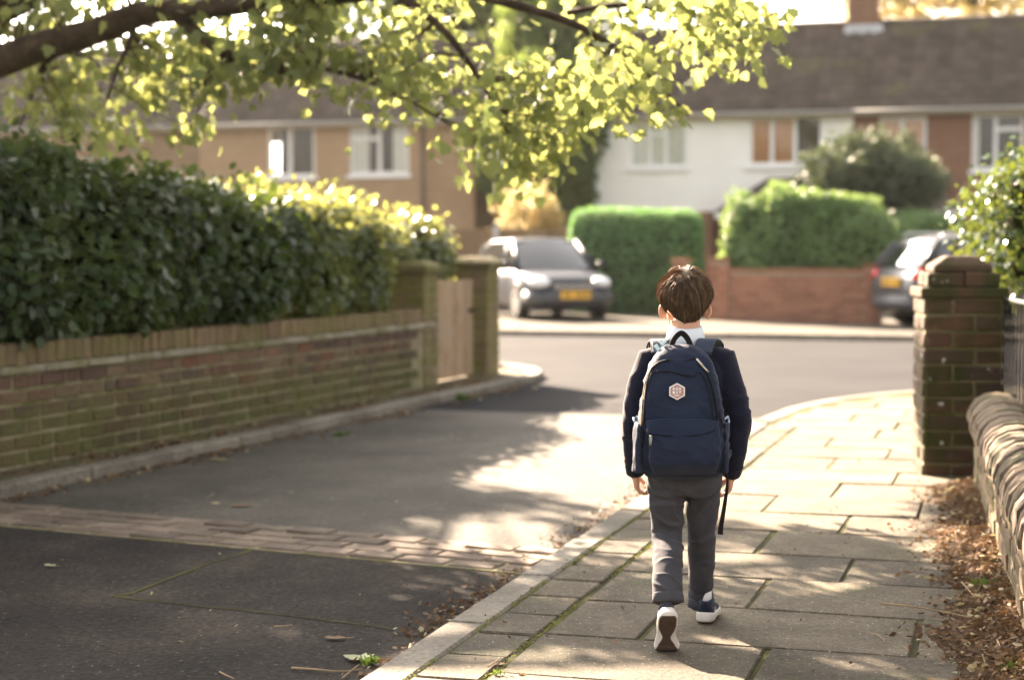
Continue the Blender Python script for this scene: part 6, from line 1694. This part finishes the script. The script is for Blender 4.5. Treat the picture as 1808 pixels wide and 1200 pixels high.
def f_gut(g_):
    ly = g_.uniform(-1.2, 6.5); dens = .55 + .9 * noise.noise(Vector((ly * .9 + 4.2, 0, 0)))
    if g_.random() > dens: return None
    return pav_pt(-.01 - abs(g_.normal()) * .085 * (.6 + dens), ly, Z_LANE + .002)
scatter(3400, f_gut, .021, M['litter'], 'leaf_litter', 7); scatter(420, f_gut, .024, M['litter_pale'], 'leaf_litter', 8)
lorg0 = Vector((lorg.x, lorg.y, 0)); Lr = -Lw
def f_lk(g_):
    t = g_.uniform(-1.5, LLEN); dens = .45 + .9 * noise.noise(Vector((t * 1.1, 9.0, 0)))
    if g_.random() > dens: return None
    if g_.random() < .5: p = lorg0 + ldir * t + Lr * (abs(g_.normal()) * .10 + .01); return (p.x, p.y, Z_LANE + .002)
    p = lorg0 + ldir * t + Lw * (.16 + abs(g_.normal()) * .16); return (p.x, p.y, -.010)
scatter(3600, f_lk, .034, M['litter'], 'leaf_litter', 9); scatter(300, f_lk, .034, M['litter_pale'], 'leaf_litter', 10)
def f_pave(g_):
    ly = g_.uniform(-1.0, 6.5); p = pav_pt(g_.uniform(.1, wall_x(ly)), ly, 0); return p
scatter(240, f_pave, .011, M['soil'], 'debris', 11); scatter(60, f_pave, .016, M['litter'], 'debris', 12)
def f_lane(g_): p = K0 + U * g_.uniform(-1, 8) - W * g_.uniform(.1, 3.2); return (p.x, p.y, Z_LANE + .001)
scatter(150, f_lane, .013, M['litter_pale'], 'debris', 13)
# single fallen leaves one can pick out
def fallen(px, py, length, mat, tm, rot, label, z=Z_LANE):
    p = G(px, py, z + .006); T, fc_ = tm; n = len(T)
    v = [(T[i, 0] * length * .9, (T[i, 1] - .5) * length, .02 * length / .05 * (abs(T[i, 0]) * .8 + (T[i, 1] - .5) ** 2) * .5) for i in range(n)]
    v.append((0, 0, 0)); f = [(i, (i + 1) % n, n) for i in range(n)]
    root = thing('fallen_leaf', label, 'leaf', (p.x, p.y, p.z), rot, 'fallen leaves on the ground')
    link('blade', mesh_from(v, f, 'blade', True), mat, root)
    MB().tube([(0, -length * .5, .003), (.006, -length * .8, .006)], [.0014, .0009], 5).build('stalk', M['twig_dry'], root)
fallen(592, 1126, .085, M['litter'], CRISP, R(80), 'curled brown leaf lying alone on the lane asphalt', Z_LANE)
fallen(630, 1162, .10, M['leaf_green'], MAPLE, R(60), 'pale green lobed leaf lying in the gutter litter near the kerb', Z_LANE)
fallen(426, 893, .12, M['litter'], CRISP, R(85), 'brown leaf on the asphalt beyond the brick setts', Z_LANE)
fallen(381, 889, .085, M['litter_pale'], CRISP, R(20), 'small pale leaf beside the brown one beyond the setts', Z_LANE)
fallen(88, 998, .075, M['leaf_green'], CRISP, R(50), 'pale leaf on the dark asphalt near the picture edge', Z_LANE)
fallen(386, 812, .14, M['litter_pale'], CRISP, R(70), 'yellowish leaf against the far kerb of the lane', Z_LANE)
fallen(1424, 1096, .026, M['litter'], CRISP, R(40), 'tiny red-brown leaf scrap on a paving slab', 0)
fallen(880, 1172, .05, M['litter'], CRISP, R(110), 'russet leaf with a sprig at the edge of the slabs', 0)
fallen(1668, 1000, .06, M['litter'], CRISP, R(70), 'orange-brown leaf at the edge of the heaped litter', .02)
def twig(pix, r_, label, z=0.0, fork=None):
    pts = [G(a, b_, z + .006 + .006 * (i % 2)) for i, (a, b_) in enumerate(pix)]; o = pts[0].copy()
    root = thing('twig', label, 'twig', o, 0, 'dry twigs on the ground'); pd = cat3([p - o for p in pts], 5)
    MB().tube(pd, [r_ * (1 - .6 * i / (len(pd) - 1)) for i in range(len(pd))], 6).build('stem', M['twig_dry'], root, True)
    if fork:
        q = G(*fork, z + .012) - o; m_ = pd[len(pd) // 2]; MB().tube([m_, m_.lerp(q, .5) + Vector((0, 0, .004)), q], [r_ * .6, r_ * .5, r_ * .2], 5).build('side_shoot', M['twig_dry'], root, True)
twig([(1555, 1064), (1610, 1070), (1668, 1080), (1722, 1092), (1752, 1106)], .0035, 'long thin twig lying across two slabs by the litter', 0.004, (1740, 1075))
twig([(1698, 1027), (1710, 1040), (1722, 1055)], .0032, 'short pale twig on the litter beside the wall', .03)
twig([(1760, 1128), (1768, 1145), (1774, 1165)], .003, 'bent twig near the foot of the low wall', .02)
twig([(1733, 1150), (1738, 1165), (1744, 1180)], .003, 'pale twig end in front of the litter', .006)
twig([(1537, 1117), (1550, 1120), (1562, 1131), (1552, 1137)], .0022, 'curled straw on the paving slab', .002)
twig([(515, 1178), (560, 1181), (600, 1184), (640, 1180)], .0042, 'straight dry stick on the lane at the gutter', Z_LANE)
twig([(604, 1196), (620, 1183), (634, 1172)], .0032, 'dry stick leaning out of the gutter litter', Z_LANE)
twig([(862, 1176), (876, 1166), (886, 1160)], .003, 'small sprig on the narrow edge blocks', 0.002)
twig([(388, 1185), (402, 1192), (414, 1197)], .003, 'broken twig on the dark asphalt', Z_LANE)
twig([(485, 1105), (500, 1104), (516, 1102)], .003, 'little dark twig below the asphalt seam', Z_LANE)
def weed(px, py, z, n, size, label, Yd=None):
    p = G(px, py, z); root = thing('weed', label, 'weed', (p.x, p.y, z)); g_ = np.random.default_rng(int(px))
    a = g_.uniform(0, 2 * math.pi, n); d = np.stack([np.cos(a), np.sin(a), g_.uniform(.3, 1.4, n)], 1)
    leaves('leaf', g_.normal(size=(n, 3)) * [size * .5, size * .5, .002] + [0, 0, .004], d, size * g_.uniform(.6, 1.3, n), OVAL if size > .04 else SMALL, M['weed'], root, int(px), .55, .4)
weed(1738, 1034, .02, 22, .036, 'green weed growing at the foot of the low wall')
weed(1775, 1186, .01, 20, .036, 'grey-green weed in the litter at the near end')
weed(655, 1172, Z_LANE, 34, .030, 'grassy tuft growing from the gutter by the kerb')
weed(815, 706, -.02, 34, .06, 'small grass tuft on the far kerb by the gate pillar')
weed(880, 1192, 0, 20, .018, 'moss sprig on the edge blocks of the footway')
weed(600, 770, Z_LANE, 26, .045, 'low weeds along the foot of the mossy wall kerb')
# moss cushions in the slab joints
def f_moss(g_):
    ly = g_.uniform(-1.2, 5.5); lx = KW + .225 + g_.normal() * .006 if g_.random() < .45 else KW + .003 + g_.normal() * .004
    if noise.noise(Vector((ly * 2.2, lx * 3, 5))) < -.05: return None
    return pav_pt(lx, ly, -.008)
M['mossleaf'] = leaf_mat('moss', [(0.07, 0.085, 0.02), (0.12, 0.13, 0.028), (0.16, 0.17, 0.04)], .2, (0.4, 0.4, 0.08), .9, .1)
scatter(3000, f_moss, .010, M['mossleaf'], 'moss', 14, SMALL, .2)
# ------------------------------------------------------------------ thin haze volume added to imitate lens flare and lift dark tones
hm_, ht = nt('haze_air')
pv = nd(ht, 'ShaderNodeVolumePrincipled', Density=0.00011, Anisotropy=0.55); pv.inputs['Color'].default_value = (0.95, 0.93, 0.9, 1)
ho = nd(ht, 'ShaderNodeOutputMaterial'); ht.links.new(pv.outputs[0], ho.inputs['Volume'])
hz_ = MB().box(-45, 45, -12, 85, -1.3, 16).build('haze', hm_); tag(hz_, kind='stuff')
